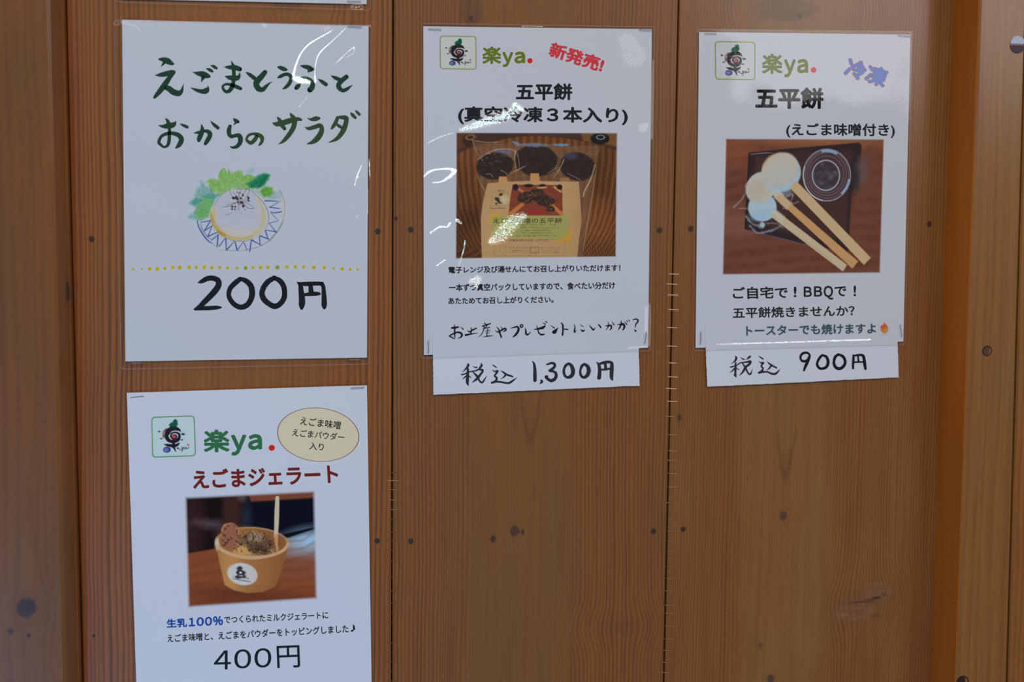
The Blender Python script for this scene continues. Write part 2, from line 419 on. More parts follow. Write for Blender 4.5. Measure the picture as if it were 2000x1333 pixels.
# ------------------------------------------------------------------ writing
def text(s, tl, tr, bl, h, mat, parent, name='printed_text', bold=0.0, sub=None):
    """type set so that its ink box fills the parallelogram tl,tr,bl (photo px)"""
    cu = bpy.data.curves.new('t', 'FONT'); cu.body = s; cu.resolution_u = 3 if len(s) > 5 else 6
    ob = bpy.data.objects.new('t', cu); COL.objects.link(ob); bpy.context.view_layer.update()
    dg = bpy.context.evaluated_depsgraph_get(); me = bpy.data.meshes.new_from_object(ob.evaluated_get(dg))
    n = len(me.vertices); V = np.empty(n*3); me.vertices.foreach_get('co', V); V = V.reshape(-1, 3)
    if bold > 0:                       # heavier weight: the outline is laid down several times, nudged round a circle
        fc = [tuple(p.vertices) for p in me.polygons]; k_ = 8; VV = []; FF = []
        for i in range(k_+1):
            r_ = 0 if i == k_ else bold*1.15; o_ = np.array([r_*math.cos(i*2*math.pi/k_), r_*math.sin(i*2*math.pi/k_), 0])
            VV.append(V+o_); FF += [tuple(q+i*n for q in f) for f in fc]
        V = np.vstack(VV); bpy.data.meshes.remove(me); me = bpy.data.meshes.new('t'); me.from_pydata(V.tolist(), [], FF)
        lay = np.repeat(np.arange(k_+1), n)*1.2e-6
    else: lay = 0.0
    mn, mx = V.min(0), V.max(0); a = (V[:, 0]-mn[0])/(mx[0]-mn[0]); b = (mx[1]-V[:, 1])/(mx[1]-mn[1])
    tl, tr, bl = map(lambda k: np.array(k, float), (tl, tr, bl))
    p = tl+a[:, None]*(tr-tl)+b[:, None]*(bl-tl)
    Wd = P(p[:, 0], p[:, 1], h+lay); me.vertices.foreach_set('co', Wd.ravel()); me.update()
    me.materials.clear(); me.materials.append(mat); me.name = name
    o = bpy.data.objects.new(name, me); COL.objects.link(o); o.parent = parent; o.matrix_parent_inverse = parent.matrix_world.inverted()
    bpy.data.objects.remove(ob); bpy.data.curves.remove(cu)
    return o
def parse(st):
    return [[tuple(map(float, k.split(','))) for k in l.split()] for l in st.strip().split(';') if l.strip()]
def brush(strokes, ox, oy, sc, h, mat, parent, name='handwriting', n=7, wmul=1.0):
    V, Fc = [], []
    for si, st in enumerate(strokes):
        q = polyline([(ox+x/sc, oy+y/sc, w/sc*wmul) for x, y, w in st], n)
        d = np.gradient(q[:, :2], axis=0); L = np.maximum(np.hypot(d[:, 0], d[:, 1]), 1e-6); nrm = np.stack([-d[:, 1]/L, d[:, 0]/L], 1)
        hs = h + si*1.5e-6
        def add(pts):
            i0 = len(V); W_ = P(pts[:, 0], pts[:, 1], hs); V.extend(W_.tolist()); return i0
        left = q[:, :2]+nrm*q[:, 2:3]/2; right = q[:, :2]-nrm*q[:, 2:3]/2
        i0 = add(np.vstack([left, right])); m = len(q)
        for i in range(m-1): Fc.append((i0+i, i0+i+1, i0+m+i+1, i0+m+i))
        for k in range(m):            # round brush dabs keep bends and ends full
            if k % 2 and k not in (0, m-1): continue
            r = q[k, 2]/2
            an = np.linspace(0, 2*math.pi, 11)[:-1]
            j0 = add(np.stack([q[k, 0]+r*np.cos(an), q[k, 1]+r*np.sin(an)], 1)); V[j0:] = [[v[0], v[1]+0.7e-6, v[2]] for v in V[j0:]]
            Fc.append(tuple(range(j0, j0+10)))
    return mesh_np(name, V, Fc, mat, parent)
def disc(cx, cy, rx, ry, h, mat, parent, name, rot=0, n=48, inner=None):
    t = math.radians(rot); an = np.linspace(0, 2*math.pi, n+1)[:-1]
    def ring(k):
        x = rx*k*np.cos(an); y = ry*k*np.sin(an)
        return P(cx+x*math.cos(t)-y*math.sin(t), cy+x*math.sin(t)+y*math.cos(t), h)
    if inner is None:
        return mesh_np(name, ring(1.0), [tuple(range(n))], mat, parent)
    V = np.vstack([ring(1.0), ring(inner)])
    return mesh_np(name, V, [(i, (i+1) % n, n+(i+1) % n, n+i) for i in range(n)], mat, parent)

# ------------------------------------------------------------------ paper, film, staples
PAPER = (176, 183, 196)
PAPER_ALB = np.array([0.80, 0.81, 0.80])
def paper_mat(name, a=PAPER_ALB):
    if name in _mc: return _mc[name]
    m, nt, b = newmat(name); S.nt = nt
    g = nt.nodes.new('ShaderNodeNewGeometry'); sp = nt.nodes.new('ShaderNodeSeparateXYZ'); nt.links.new(g.outputs['Position'], sp.inputs[0])
    f = noise(S(sp.outputs[0])*900, S(sp.outputs[2])*900, 0.0, 2)
    big = noise(S(sp.outputs[0])*22, S(sp.outputs[2])*22, 3.0, 1)
    c = mix(f*0.10, a*1.007, a*0.866); c = mix(big*0.08, c, a*np.array([0.94, 0.98, 1.01]))
    nt.links.new(c, b.inputs['Base Color']); b.inputs['Roughness'].default_value = 0.7; b.inputs['Specular IOR Level'].default_value = 0.2
    _mc[name] = m; return m
def sheet(name, quad, h, mat, parent, thick=0.00025, n=14, rag=0.0, wave=0.0):
    """a sheet of paper; quad TL,TR,BR,BL px. edges may be rag(ged) (hand cut)"""
    q = np.array(quad, float); s_, t_ = np.meshgrid(np.linspace(0, 1, n), np.linspace(0, 1, n))
    pos = ((1-s_)*(1-t_))[..., None]*q[0]+(s_*(1-t_))[..., None]*q[1]+(s_*t_)[..., None]*q[2]+((1-s_)*t_)[..., None]*q[3]
    if rag:
        e = (s_ == 0) | (s_ == 1) | (t_ == 0) | (t_ == 1); pos = pos+e[..., None]*rng.normal(0, rag, pos.shape)
    hh = np.full(s_.shape, h) if np.isscalar(h) else ((1-s_)*(1-t_))*h[0]+(s_*(1-t_))*h[1]+(s_*t_)*h[2]+((1-s_)*t_)*h[3]
    Vf = P(pos[..., 0], pos[..., 1], hh).reshape(-1, 3); Vb = Vf+np.array([0, thick, 0]); N = n*n
    idx = np.arange(N).reshape(n, n); Fc = []
    for i in range(n-1):
        for j in range(n-1):
            a = (idx[i, j], idx[i+1, j], idx[i+1, j+1], idx[i, j+1]); Fc.append(a); Fc.append(tuple(k+N for k in a[::-1]))
    ed = list(idx[0, :])+list(idx[1:, -1])+list(idx[-1, -2::-1])+list(idx[-2:0:-1, 0])
    for i in range(len(ed)):
        a, b_ = ed[i], ed[(i+1) % len(ed)]; Fc.append((a, b_, b_+N, a+N))
    return mesh_np(name, np.vstack([Vf, Vb]), [tuple(int(k) for k in f) for f in Fc], mat, parent)

def film_mat():
    if 'film' in _mc: return _mc['film']
    m = bpy.data.materials.new('clear_laminate_film'); m.use_nodes = True; nt = m.node_tree; nt.nodes.clear(); S.nt = nt
    out = nt.nodes.new('ShaderNodeOutputMaterial'); tr = nt.nodes.new('ShaderNodeBsdfTransparent'); gl = nt.nodes.new('ShaderNodeBsdfGlossy')
    mx = nt.nodes.new('ShaderNodeMixShader'); fr = nt.nodes.new('ShaderNodeFresnel'); gb = nt.nodes.new('ShaderNodeNewGeometry'); nt.links.new((S(gb.outputs['Backfacing'])*(-0.83333)+1.5).v, fr.inputs[0])
    tr.inputs[0].default_value = (0.985, 0.987, 0.985, 1); gl.inputs['Roughness'].default_value = 0.04
    at = nt.nodes.new('ShaderNodeAttribute'); at.attribute_name = 'relief'      # x slope, z slope, graininess of the film surface
    sx = nt.nodes.new('ShaderNodeSeparateXYZ'); nt.links.new(at.outputs['Vector'], sx.inputs[0])
    g = nt.nodes.new('ShaderNodeNewGeometry'); sp = nt.nodes.new('ShaderNodeSeparateXYZ'); nt.links.new(g.outputs['Position'], sp.inputs[0])
    x, z = S(sp.outputs[0]), S(sp.outputs[2]); gr = S(sx.outputs[2])
    n1 = (noise(x*620, z*620, 1.0, 2.0)-0.5)*gr; n2 = (noise(x*620, z*620, 9.0, 2.0)-0.5)*gr
    cx = S(sx.outputs[0])+n1; cz = S(sx.outputs[1])+n2
    cb = nt.nodes.new('ShaderNodeCombineXYZ'); nt.links.new(cx.v, cb.inputs[0]); nt.links.new(cz.v, cb.inputs[2]); cb.inputs[1].default_value = -1
    nz = nt.nodes.new('ShaderNodeVectorMath'); nz.operation = 'NORMALIZE'; nt.links.new(cb.outputs[0], nz.inputs[0])
    nt.links.new(nz.outputs[0], gl.inputs['Normal']); nt.links.new(fr.outputs[0], mx.inputs[0])
    nt.links.new(tr.outputs[0], mx.inputs[1]); nt.links.new(gl.outputs[0], mx.inputs[2]); nt.links.new(mx.outputs[0], out.inputs[0])
    _mc['film'] = m; return m
def edge_mat():
    if 'filmedge' in _mc: return _mc['filmedge']
    m = bpy.data.materials.new('laminate_cut_edge'); m.use_nodes = True; nt = m.node_tree; nt.nodes.clear()
    out = nt.nodes.new('ShaderNodeOutputMaterial'); tr = nt.nodes.new('ShaderNodeBsdfTransparent'); df = nt.nodes.new('ShaderNodeBsdfPrincipled')
    df.inputs['Base Color'].default_value = (0.55, 0.5, 0.45, 1); df.inputs['Roughness'].default_value = 0.15
    mx = nt.nodes.new('ShaderNodeMixShader'); mx.inputs[0].default_value = 0.34
    nt.links.new(tr.outputs[0], mx.inputs[1]); nt.links.new(df.outputs[0], mx.inputs[2]); nt.links.new(mx.outputs[0], out.inputs[0])
    _mc['filmedge'] = m; return m
def need(pos, light):
    """slope the film needs at pos so that it mirrors light into the lens"""
    a = np.array(light)-pos; a /= np.linalg.norm(a, axis=-1, keepdims=True)
    b = CAM-pos; b /= np.linalg.norm(b, axis=-1, keepdims=True)
    n = a+b; n /= np.linalg.norm(n, axis=-1, keepdims=True)
    return n[..., 0]/-n[..., 1], n[..., 2]/-n[..., 1]
def film(quad, h, parent, dents=(), step=1.5, base=0.015):
    """dents: (kind, points px, width px, strength, grain, light)"""
    q = np.array(quad, float); wpx = np.hypot(*(q[1]-q[0])); hpx = np.hypot(*(q[3]-q[0])); nx, ny = int(wpx/step)+1, int(hpx/step)+1
    s_, t_ = np.meshgrid(np.linspace(0, 1, nx), np.linspace(0, 1, ny))
    pos = ((1-s_)*(1-t_))[..., None]*q[0]+(s_*(1-t_))[..., None]*q[1]+(s_*t_)[..., None]*q[2]+((1-s_)*t_)[..., None]*q[3]
    x, y = pos[..., 0], pos[..., 1]; V = P(x, y, h)
    gx = (vnoise(x, y, 90, 21, 2)-0.5)*base*4; gz = (vnoise(x, y, 90, 22, 2)-0.5)*base*4; gn = np.full(x.shape, 0.03)
    for kind, pts, wd_, st, gr, lt in dents:
        nxr, nzr = need(V, lt); ql = polyline([(a, b, wd_ if len(r) == 0 else r[0]) for a, b, *r in pts], 8); D = np.full(x.shape, 1e9)
        for i in range(len(ql)-1):
            a0, a1 = ql[i], ql[i+1]; L = max((a1[0]-a0[0])**2+(a1[1]-a0[1])**2, 1e-9)
            t = np.clip(((x-a0[0])*(a1[0]-a0[0])+(y-a0[1])*(a1[1]-a0[1]))/L, 0, 1)
            ww = np.maximum(a0[2]+t*(a1[2]-a0[2]), 0.3)
            D = np.minimum(D, np.hypot(x-a0[0]-t*(a1[0]-a0[0]), y-a0[1]-t*(a1[1]-a0[1]))/ww)
        k = np.exp(-(D/1.25)**4) if kind == 'line' else np.exp(-(D/1.25)**2.6)
        off = 0.10*(1-st)
        gx = gx*(1-k)+(nxr+off)*k; gz = gz*(1-k)+(nzr+off)*k; gn = gn*(1-k)+gr*(2.6 if kind == 'line' else 2.9)*k
    V = V.reshape(-1, 3); idx = np.arange(nx*ny).reshape(ny, nx)
    quads = np.stack([idx[:-1, :-1], idx[1:, :-1], idx[1:, 1:], idx[:-1, 1:]], -1).reshape(-1, 4)
    me = bpy.data.meshes.new('laminate_film'); me.vertices.add(len(V)); me.vertices.foreach_set('co', V.ravel())
    me.loops.add(quads.size); me.loops.foreach_set('vertex_index', quads.ravel().astype(np.int32))
    me.polygons.add(len(quads)); me.polygons.foreach_set('loop_start', np.arange(0, quads.size, 4, dtype=np.int32)); me.update(); me.validate()
    at = me.attributes.new('relief', 'FLOAT_VECTOR', 'POINT')
    at.data.foreach_set('vector', np.stack([gx, gz, gn], -1).astype(np.float32).ravel())
    me.materials.append(film_mat()); o = bpy.data.objects.new('laminate_film', me); COL.objects.link(o)
    o.parent = parent; o.matrix_parent_inverse = parent.matrix_world.inverted()
    # cut edge of the film: a thin rounded rim with clipped corners
    qq = []; n = 4
    for i in range(4):
        c = q[i]; pv = q[i-1]; nx_ = q[(i+1) % 4]; r = 7.0
        a = c+(pv-c)/np.hypot(*(pv-c))*r; b = c+(nx_-c)/np.hypot(*(nx_-c))*r
        for k in np.linspace(0, 1, n): qq.append((1-k)**2*a+2*k*(1-k)*c+k*k*b)
    qq = np.array(qq); m = len(qq); cen = q.mean(0)
    inw = (cen-qq)/np.hypot(*(cen-qq).T)[:, None]
    A = P(qq[:, 0], qq[:, 1], h-0.0003); B = P(qq[:, 0], qq[:, 1], h+0.0003); C = P(*(qq+inw*1.3).T, h+0.0003)
    Vv = np.vstack([A, B, C]); Fc = []
    for i in range(m):
        j = (i+1) % m; Fc += [(i, j, m+j, m+i), (m+i, m+j, 2*m+j, 2*m+i)]
    mesh_np('film_rim', Vv, Fc, edge_mat(), o)
    return o

steel = flat('staple_steel', (150, 150, 148), 0.35, 0.5, 0.85, raw=False)
steel.node_tree.nodes['Principled BSDF'].inputs['Base Color'].default_value = (0.42, 0.42, 0.42, 1)
dull = flat('varnished_over_staple', (128, 98, 78), 0.4, 0.5)
dull2 = flat('sunk_staple', (104, 68, 40), 0.5, 0.4)
def staple(x0, y0, x1, y1, h, mat, label, group, r=0.00028, name='staple', legs=0.003):
    a, b = P(x0, y0, h), P(x1, y1, h); d = (b-a)/np.linalg.norm(b-a); yv = np.array([0, 1.0, 0]); nn = np.cross(d, yv)
    k = 0.0006
    path = [a+yv*legs, a+yv*k, a+d*k*0.6, (a+b)/2, b-d*k*0.6, b+yv*k, b+yv*legs]
    V, Fc = [], []
    for i, p in enumerate(path):
        t = (path[min(i+1, len(path)-1)]-path[max(i-1, 0)]); t = t/np.linalg.norm(t); s1 = nn; s2 = np.cross(t, s1); s2 /= np.linalg.norm(s2)
        for j in range(6):
            an = j*math.pi/3; V.append(p+r*(math.cos(an)*s1*1.3+math.sin(an)*s2))
        if i:
            for j in range(6):
                Fc.append(((i-1)*6+j, (i-1)*6+(j+1) % 6, i*6+(j+1) % 6, i*6+j))
    Fc += [tuple(range(6)), tuple(range(len(V)-6, len(V)))]
    o = mesh_np(name, V, Fc, mat)
    return tag(o, label, 'staple', group)
#@@SCENE2
HP = 0.0022                                    # paper stands this far off the boards
INK = 0.00008
black = flat('black_print', (22, 30, 34)); sumi = flat('black_brush_ink', (20, 24, 30)); sumi2 = flat('grey_brush_ink', (38, 42, 48))
greenbrush = flat('dark_green_brush_ink', (28, 58, 44)); greenbrush2 = flat('mid_green_brush_ink', (46, 70, 46))
olive = flat('olive_green_print', (92, 110, 30)); green = flat('green_print', (42, 98, 62)); red = flat('red_print', (214, 32, 24)); red2 = flat('soft_red_print', (200, 52, 62))
maroon = flat('maroon_print', (98, 30, 26)); navy = flat('blue_print', (20, 62, 140)); blue = flat('light_blue_print', (72, 112, 184)); pinkish = flat('pink_outline_print', (150, 74, 118))
teal = flat('blue_black_print', (52, 76, 88)); brown = flat('brown_outline_print', (110, 48, 44)); cream = flat('cream_print', (196, 180, 156))
paper = paper_mat('white_paper')

def z(ox, oy, sc, *pts): return [(ox+a/sc, oy+b/sc) for a, b in pts]

def poster(quad, filmq, label, group=None, dents=(), cat='poster', h=HP, hq=None):
    c = P(*np.mean(np.array(quad), 0), 0.0)
    r = empty('menu_poster', c, label, cat, group)
    sheet('paper_sheet', quad, hq or h, paper, r)
    if filmq is not None: film(filmq, h+0.0014, r, dents)
    return r

# ---- shop emblem, drawn once and reused
LOGO_S = """600,400,30 660,370,80 720,360,130 770,330,100 800,280,50"""
def paint_logo(tint, line, blur=1.0):
    def f(p):
        so = 16*blur
        rr = 95; cx0, cx1, cy0, cy1 = 150, 1280, 182, 1245
        dx = np.maximum(np.abs(p.X-(cx0+cx1)/2)-((cx1-cx0)/2-rr), 0); dy = np.maximum(np.abs(p.Y-(cy0+cy1)/2)-((cy1-cy0)/2-rr), 0)
        ax = np.abs(p.X-(cx0+cx1)/2)-(cx1-cx0)/2; ay = np.abs(p.Y-(cy0+cy1)/2)-(cy1-cy0)/2
        d = np.where((dx > 0) & (dy > 0), np.hypot(dx, dy)-rr, np.maximum(ax, ay))
        p.put(np.clip(0.5-d/so, 0, 1), tint)
        p.put(np.clip((14-np.abs(d))/so+0.5, 0, 1), line)
        dark = (34, 26, 36)
        p.ell(480, 620, 62, 130, (128, 110, 104), 10, 40, 0.8, rag=26, seed=5); p.ell(455, 690, 34, 50, (84, 60, 60), 0, 30, 0.7, rag=18, seed=6)
        p.ell(540, 560, 60, 70, (60, 40, 46), 0, 40, 0.8, rag=20, seed=7)
        p.poly([(598, 405), (640, 345), (690, 330), (725, 275), (790, 245), (826, 290), (842, 380), (805, 460), (700, 505), (640, 470)], (22, 84, 62), 22, 1, rag=9)
        p.line([(700, 480, 20), (760, 360, 24), (800, 290, 14)], (16, 58, 46), 14, 0.7)
        p.line([(915, 596, 14), (860, 535, 70), (770, 505, 105), (650, 515, 125), (575, 590, 130), (535, 680, 100), (555, 770, 105), (620, 830, 90), (720, 850, 80), (820, 810, 95), (868, 740, 72), (870, 670, 62), (820, 620, 52), (740, 605, 44), (675, 630, 46), (645, 690, 46), (670, 745, 50), (730, 775, 46), (780, 750, 48), (790, 700, 44), (750, 668, 30), (700, 672, 20)], dark, so, n=6, rag=5)
        p.line([(640, 490, 60), (720, 500, 70), (790, 500, 40)], (20, 52, 48), 30, 0.8)
        p.ell(722, 707, 50, 36, (190, 56, 52), 8, 14)
        p.line([(710, 830, 90), (712, 930, 78), (715, 990, 90)], dark, so)
        p.line([(472, 915, 24), (550, 935, 66), (650, 955, 84), (740, 962, 84), (820, 930, 66), (875, 882, 8)], dark, so, rag=4)
        p.line([(720, 990, 50), (742, 1065, 40), (775, 1130, 8)], (30, 34, 60), so)
        p.ell(530, 1060, 102, 82, (52, 58, 104), 0, 16, 1, rag=8); p.ell(510, 1065, 66, 56, (96, 112, 172), 0, 40, 0.9, rag=14)
        for a in ((337, 565, 34, 21), (388, 757, 32, 18), (972, 660, 52, 27), (932, 808, 32, 17), (825, 1030, 38, 21)): p.ell(*a, (40, 48, 66), 6, so, 1, rag=5)
        for l in ([(862, 1066, 12), (900, 1074, 20), (925, 1062, 10)], [(925, 1000, 16), (932, 1040, 20), (960, 1050, 14)], [(965, 1000, 18), (950, 1070, 20), (918, 1130, 12)],
                  [(1050, 1015, 12), (1010, 1015, 20), (995, 1045, 20), (1025, 1058, 18), (1050, 1025, 16), (1068, 1050, 18), (1100, 1035, 16), (1115, 990, 8)]): p.line(l, (36, 40, 58), so, n=5)
        p.ell(1085, 944, 22, 18, (206, 66, 70), 0, 12); p.ell(1112, 940, 18, 16, (206, 66, 70), 0, 12); p.ell(1094, 962, 14, 14, (206, 66, 70), 0, 12)
    return f
LQ = [(136, 168), (1294, 168), (1294, 1259), (136, 1259)]
def logo(quad, tint, line, parent, blur=1.0):
    q = np.array(quad, float); c = q.mean(0); q = c+(q-c)*np.array([1.018, 1.022])
    return picture('emblem', q, LQ, 0.5, HP+INK, paint_logo(tint, line, blur), parent, PAPER)

# ================================================================= poster with the brush painted salad
D = L_SPARK; B_ = L_LAMP
p1 = poster([(238.4, 38.8), (720, 50.2), (716.8, 699), (245, 706.5)], [(221.5, 37.5), (725, 48), (721.5, 712), (236.5, 722)],
    'tall white laminated poster with green brush writing and a painted salad, priced 200', group='menu posters pinned to the boards', dents=[
    ('line', [(652, 58, 1.4), (627, 72, 1.7), (604, 86, 2.0), (588, 104, 2.2), (579, 124, 2.4), (573, 145, 3)], 2, 1, 0.010, D),
    ('line', [(676, 54, 1.0), (660, 70, 1.3), (640, 88, 1.5), (624, 104, 1.6), (617, 122, 1.3), (615, 145, 1.4), (616, 160, 3)], 1.5, 1, 0.012, D),
    ('blob', [(575, 153, 7), (588, 157, 9), (604, 160, 5)], 5, 1, 0.030, D),
    ('line', [(600, 190, 1.0), (592, 200, 0.9), (584, 209, 0.8)], 1, 1, 0.03, D),
    ('line', [(691, 92, 1.4), (676, 104, 1.2), (664, 116, 1.4), (655, 124, 1.0)], 1, 1, 0.055, D),
    ('line', [(692, 93, 1.0), (690, 104, 1.0), (672, 114, 1.0)], 1, 1, 0.06, D),
    ('blob', [(514, 46, 1.6), (517, 50, 3.0)], 3, 1, 0.02, B_), ('blob', [(635, 57, 2.6), (642, 54, 1.6)], 3, 1, 0.02, B_), ('line', [(652, 57, 1.2), (646, 59, 0.8)], 1, 1, 0.02, B_),
    ('line', [(223, 46, 1), (226, 49, 1), (238, 45, 0.7), (247, 46, 1), (256, 49, 1.2), (266, 52, 0.8), (273, 59, .6)], 1, 1, 0.03, B_),
    ('line', [(665, 46, 1), (672, 46, 1)], 1, 1, 0.03, B_), ('line', [(716, 49, 1), (722, 50, 1.4), (724, 53, 1)], 1, 1, 0.05, B_), ('line', [(225, 42, .8), (300, 40, .7)], 1, 1, 0.10, B_),
    ('line', [(707, 321, 1.3), (697, 345, 1.6), (693, 362, 1.4)], 2, 1, 0.075, D), ('blob', [(700, 346, 2.5)], 2, 1, 0.06, D), ('blob', [(697, 423, 2)], 2, 1, 0.08, D), ('blob', [(691, 400, 2)], 2, 1, 0.09, D),
    ('line', [(721, 310, 1.0), (722, 335, 1.4), (723, 350, 1.0)], 2, 1, 0.06, D), ('line', [(719, 372, 1), (718, 420, 1.0)], 2, 1, 0.10, D),
    ])
hi = HP+INK
brush(parse("""140,105,25 190,110,60 250,130,80 300,160,50 320,165,30;205,150,40 185,175,25 165,200,6;
88,315,4 150,310,50 230,295,70 300,275,60 330,270,45;330,275,50 270,350,60 210,440,75 140,530,65 80,600,40;225,475,60 270,490,75 320,530,80 390,550,75 430,520,48 445,470,22 458,425,4;
340,545,60 400,565,45;
580,275,6 640,290,50 700,300,80 760,320,70 795,330,30;715,335,60 700,370,32 688,405,4;750,222,6 790,240,40 830,262,35;808,185,6 850,200,40 885,222,35;550,475,6 620,505,40 700,525,60 750,515,76 775,485,34 772,450,4;
985,205,6 1050,210,50 1130,215,65 1190,235,60;992,325,6 1060,345,60 1140,352,70 1178,330,45 1190,275,5;1080,132,10 1105,200,45 1112,300,50 1108,390,50 1090,460,60 1055,515,52 1010,528,42 975,495,36 970,455,32 1010,430,32 1080,440,42 1150,465,50 1200,488,45"""), 290, 100, 6.667, hi, greenbrush, p1)
brush(parse("""130,970,5 200,980,50 270,970,80 330,955,60 358,912,4;228,882,20 255,920,45 272,1000,40 272,1100,45 268,1170,46 250,1225,40 205,1250,30 165,1225,36 135,1185,42 165,1115,40 230,1078,45 310,1070,50 390,1095,60 430,1150,65 400,1220,60 360,1258,25;410,948,5 450,965,35 505,990,40;
588,1065,6 650,1060,40 740,1040,42 790,1060,60 800,1100,60 770,1160,60 740,1205,45;690,960,15 700,1010,45 690,1070,60 660,1140,62 655,1172,30;808,910,5 850,955,40 905,1000,45;
1105,875,10 1135,905,50 1165,920,42;1145,925,36 1108,962,6;1062,978,45 1048,1030,60 1052,1080,55 1078,1112,50 1130,1100,48 1180,1100,58 1198,1145,65 1188,1200,58 1145,1245,48 1090,1255,28 1058,1238,5"""), 290, 100, 6.667, hi, greenbrush, p1)
brush(parse("""5,278,15 50,305,45 110,350,55;250,275,62 205,330,72 150,390,84 138,440,76 170,490,75 220,500,60 258,465,48 300,425,25 343,398,4;
410,205,8 450,215,50 500,235,55 530,240,30;412,350,10 450,330,45 510,303,45 555,305,48 588,335,50 585,380,50 560,430,50 520,470,42 480,492,10;
712,190,10 760,200,45 820,215,60 865,235,50;845,240,60 820,260,30 805,278,5;660,365,14 740,345,32 800,360,50 850,385,48 872,430,60 860,475,70 835,505,72;710,430,20 680,455,60 658,480,52;945,365,10 990,395,45 1045,435,50;
1110,318,8 1160,345,45 1220,370,50;1310,335,62 1255,380,62 1212,430,62 1215,475,62 1260,512,50 1310,498,48 1350,470,30 1390,442,4"""), 480, 100, 6.667, hi, greenbrush, p1)
brush(parse("""150,1095,50 120,1150,55 70,1195,50 28,1175,42 8,1148,32 40,1095,36 100,1078,36 160,1088,50 208,1120,55 212,1170,45 190,1208,36 165,1235,10;
345,935,5 400,950,60 480,935,70 580,905,72 680,885,50 720,895,30;405,860,8 435,890,45 470,960,60 505,1010,45;575,805,8 600,840,45 635,900,65 625,980,66 590,1050,62 530,1130,56 480,1180,38 430,1212,8;
803,873,5 850,890,36 910,880,64 955,875,34;770,990,5 820,1008,44 900,988,56 965,968,56 990,1010,60 972,1080,72 920,1150,72 860,1190,46 797,1210,8;
1178,855,10 1240,862,46 1305,872,62 1305,930,62 1280,1010,68 1240,1080,62 1180,1145,48 1080,1192,8;1195,870,46 1170,930,50 1140,980,46 1118,1008,26;1180,950,30 1220,978,42 1255,1000,36;1362,798,6 1390,830,45 1428,868,36;1428,768,6 1450,795,35 1483,828,32"""), 480, 100, 6.667, hi, greenbrush2, p1)
brush(parse("""115,232,6 170,215,56 250,175,72 330,170,74 395,200,80 408,260,84 370,330,88 300,410,84 220,490,78 150,560,66 95,598,50 60,605,10;90,600,40 180,590,58 280,587,60 380,580,55 440,578,24;
710,180,66 640,235,74 570,310,70 548,400,65 578,480,70 640,545,70 720,575,75 800,545,78 855,470,78 875,380,84 858,280,80 800,215,74 740,185,60 708,168,36;
1180,165,68 1095,220,76 1035,300,76 1012,390,78 1045,470,80 1115,530,75 1190,562,80 1262,530,75 1318,450,76 1328,360,74 1308,270,74 1260,205,74 1190,165,60;
1500,220,8 1545,260,58 1558,350,74 1570,460,88 1568,540,86 1565,590,44;1525,245,40 1620,250,62 1760,245,58 1850,245,54;1845,250,60 1868,290,56 1875,380,64 1880,480,74 1880,550,74 1883,588,36;1690,270,62 1695,330,68 1700,380,74;1612,400,44 1700,390,58 1780,386,56 1822,388,26"""), 370, 520, 7.143, hi, sumi, p1)
ys = [185, 238, 286, 333, 378, 427, 468, 524, 569, 617, 663, 710, 758, 815, 867, 911, 958, 1002, 1060, 1117, 1169, 1218, 1280, 1344, 1401, 1452, 1500, 1545]
yy = [701, 699, 700, 699, 696, 691, 691, 690, 690, 689, 692, 691, 693, 694, 694, 692, 691, 689, 691, 687, 687, 687, 690, 692, 696, 699, 702, 703]
rr = [6, 6, 9, 10, 8, 8, 10, 9, 8, 9, 9, 8, 8, 7, 9, 7, 9, 9, 10, 8, 8, 8, 9, 8, 6, 9, 7, 6]
yellow = flat('yellow_marker_ink', (206, 164, 8)); lime = flat('lime_marker_ink', (130, 146, 14))
for i, (a, b, r) in enumerate(zip(ys, yy, rr)):
    X_, Y_ = 200+a/3.1, 300+b/3.1
    d_ = disc(X_, Y_, r/3.1*1.25, r/3.1*1.3, hi, lime if i in (14, 18) else yellow, p1, 'marker_dot', n=10)
    if i % 2 == 0 or i > 8: disc(X_+random.uniform(-.5, .8), Y_+random.uniform(-.3, .8), r/3.1*0.45, r/3.1*0.5, hi+0.00003, lime, p1, 'marker_dot_centre', n=8)

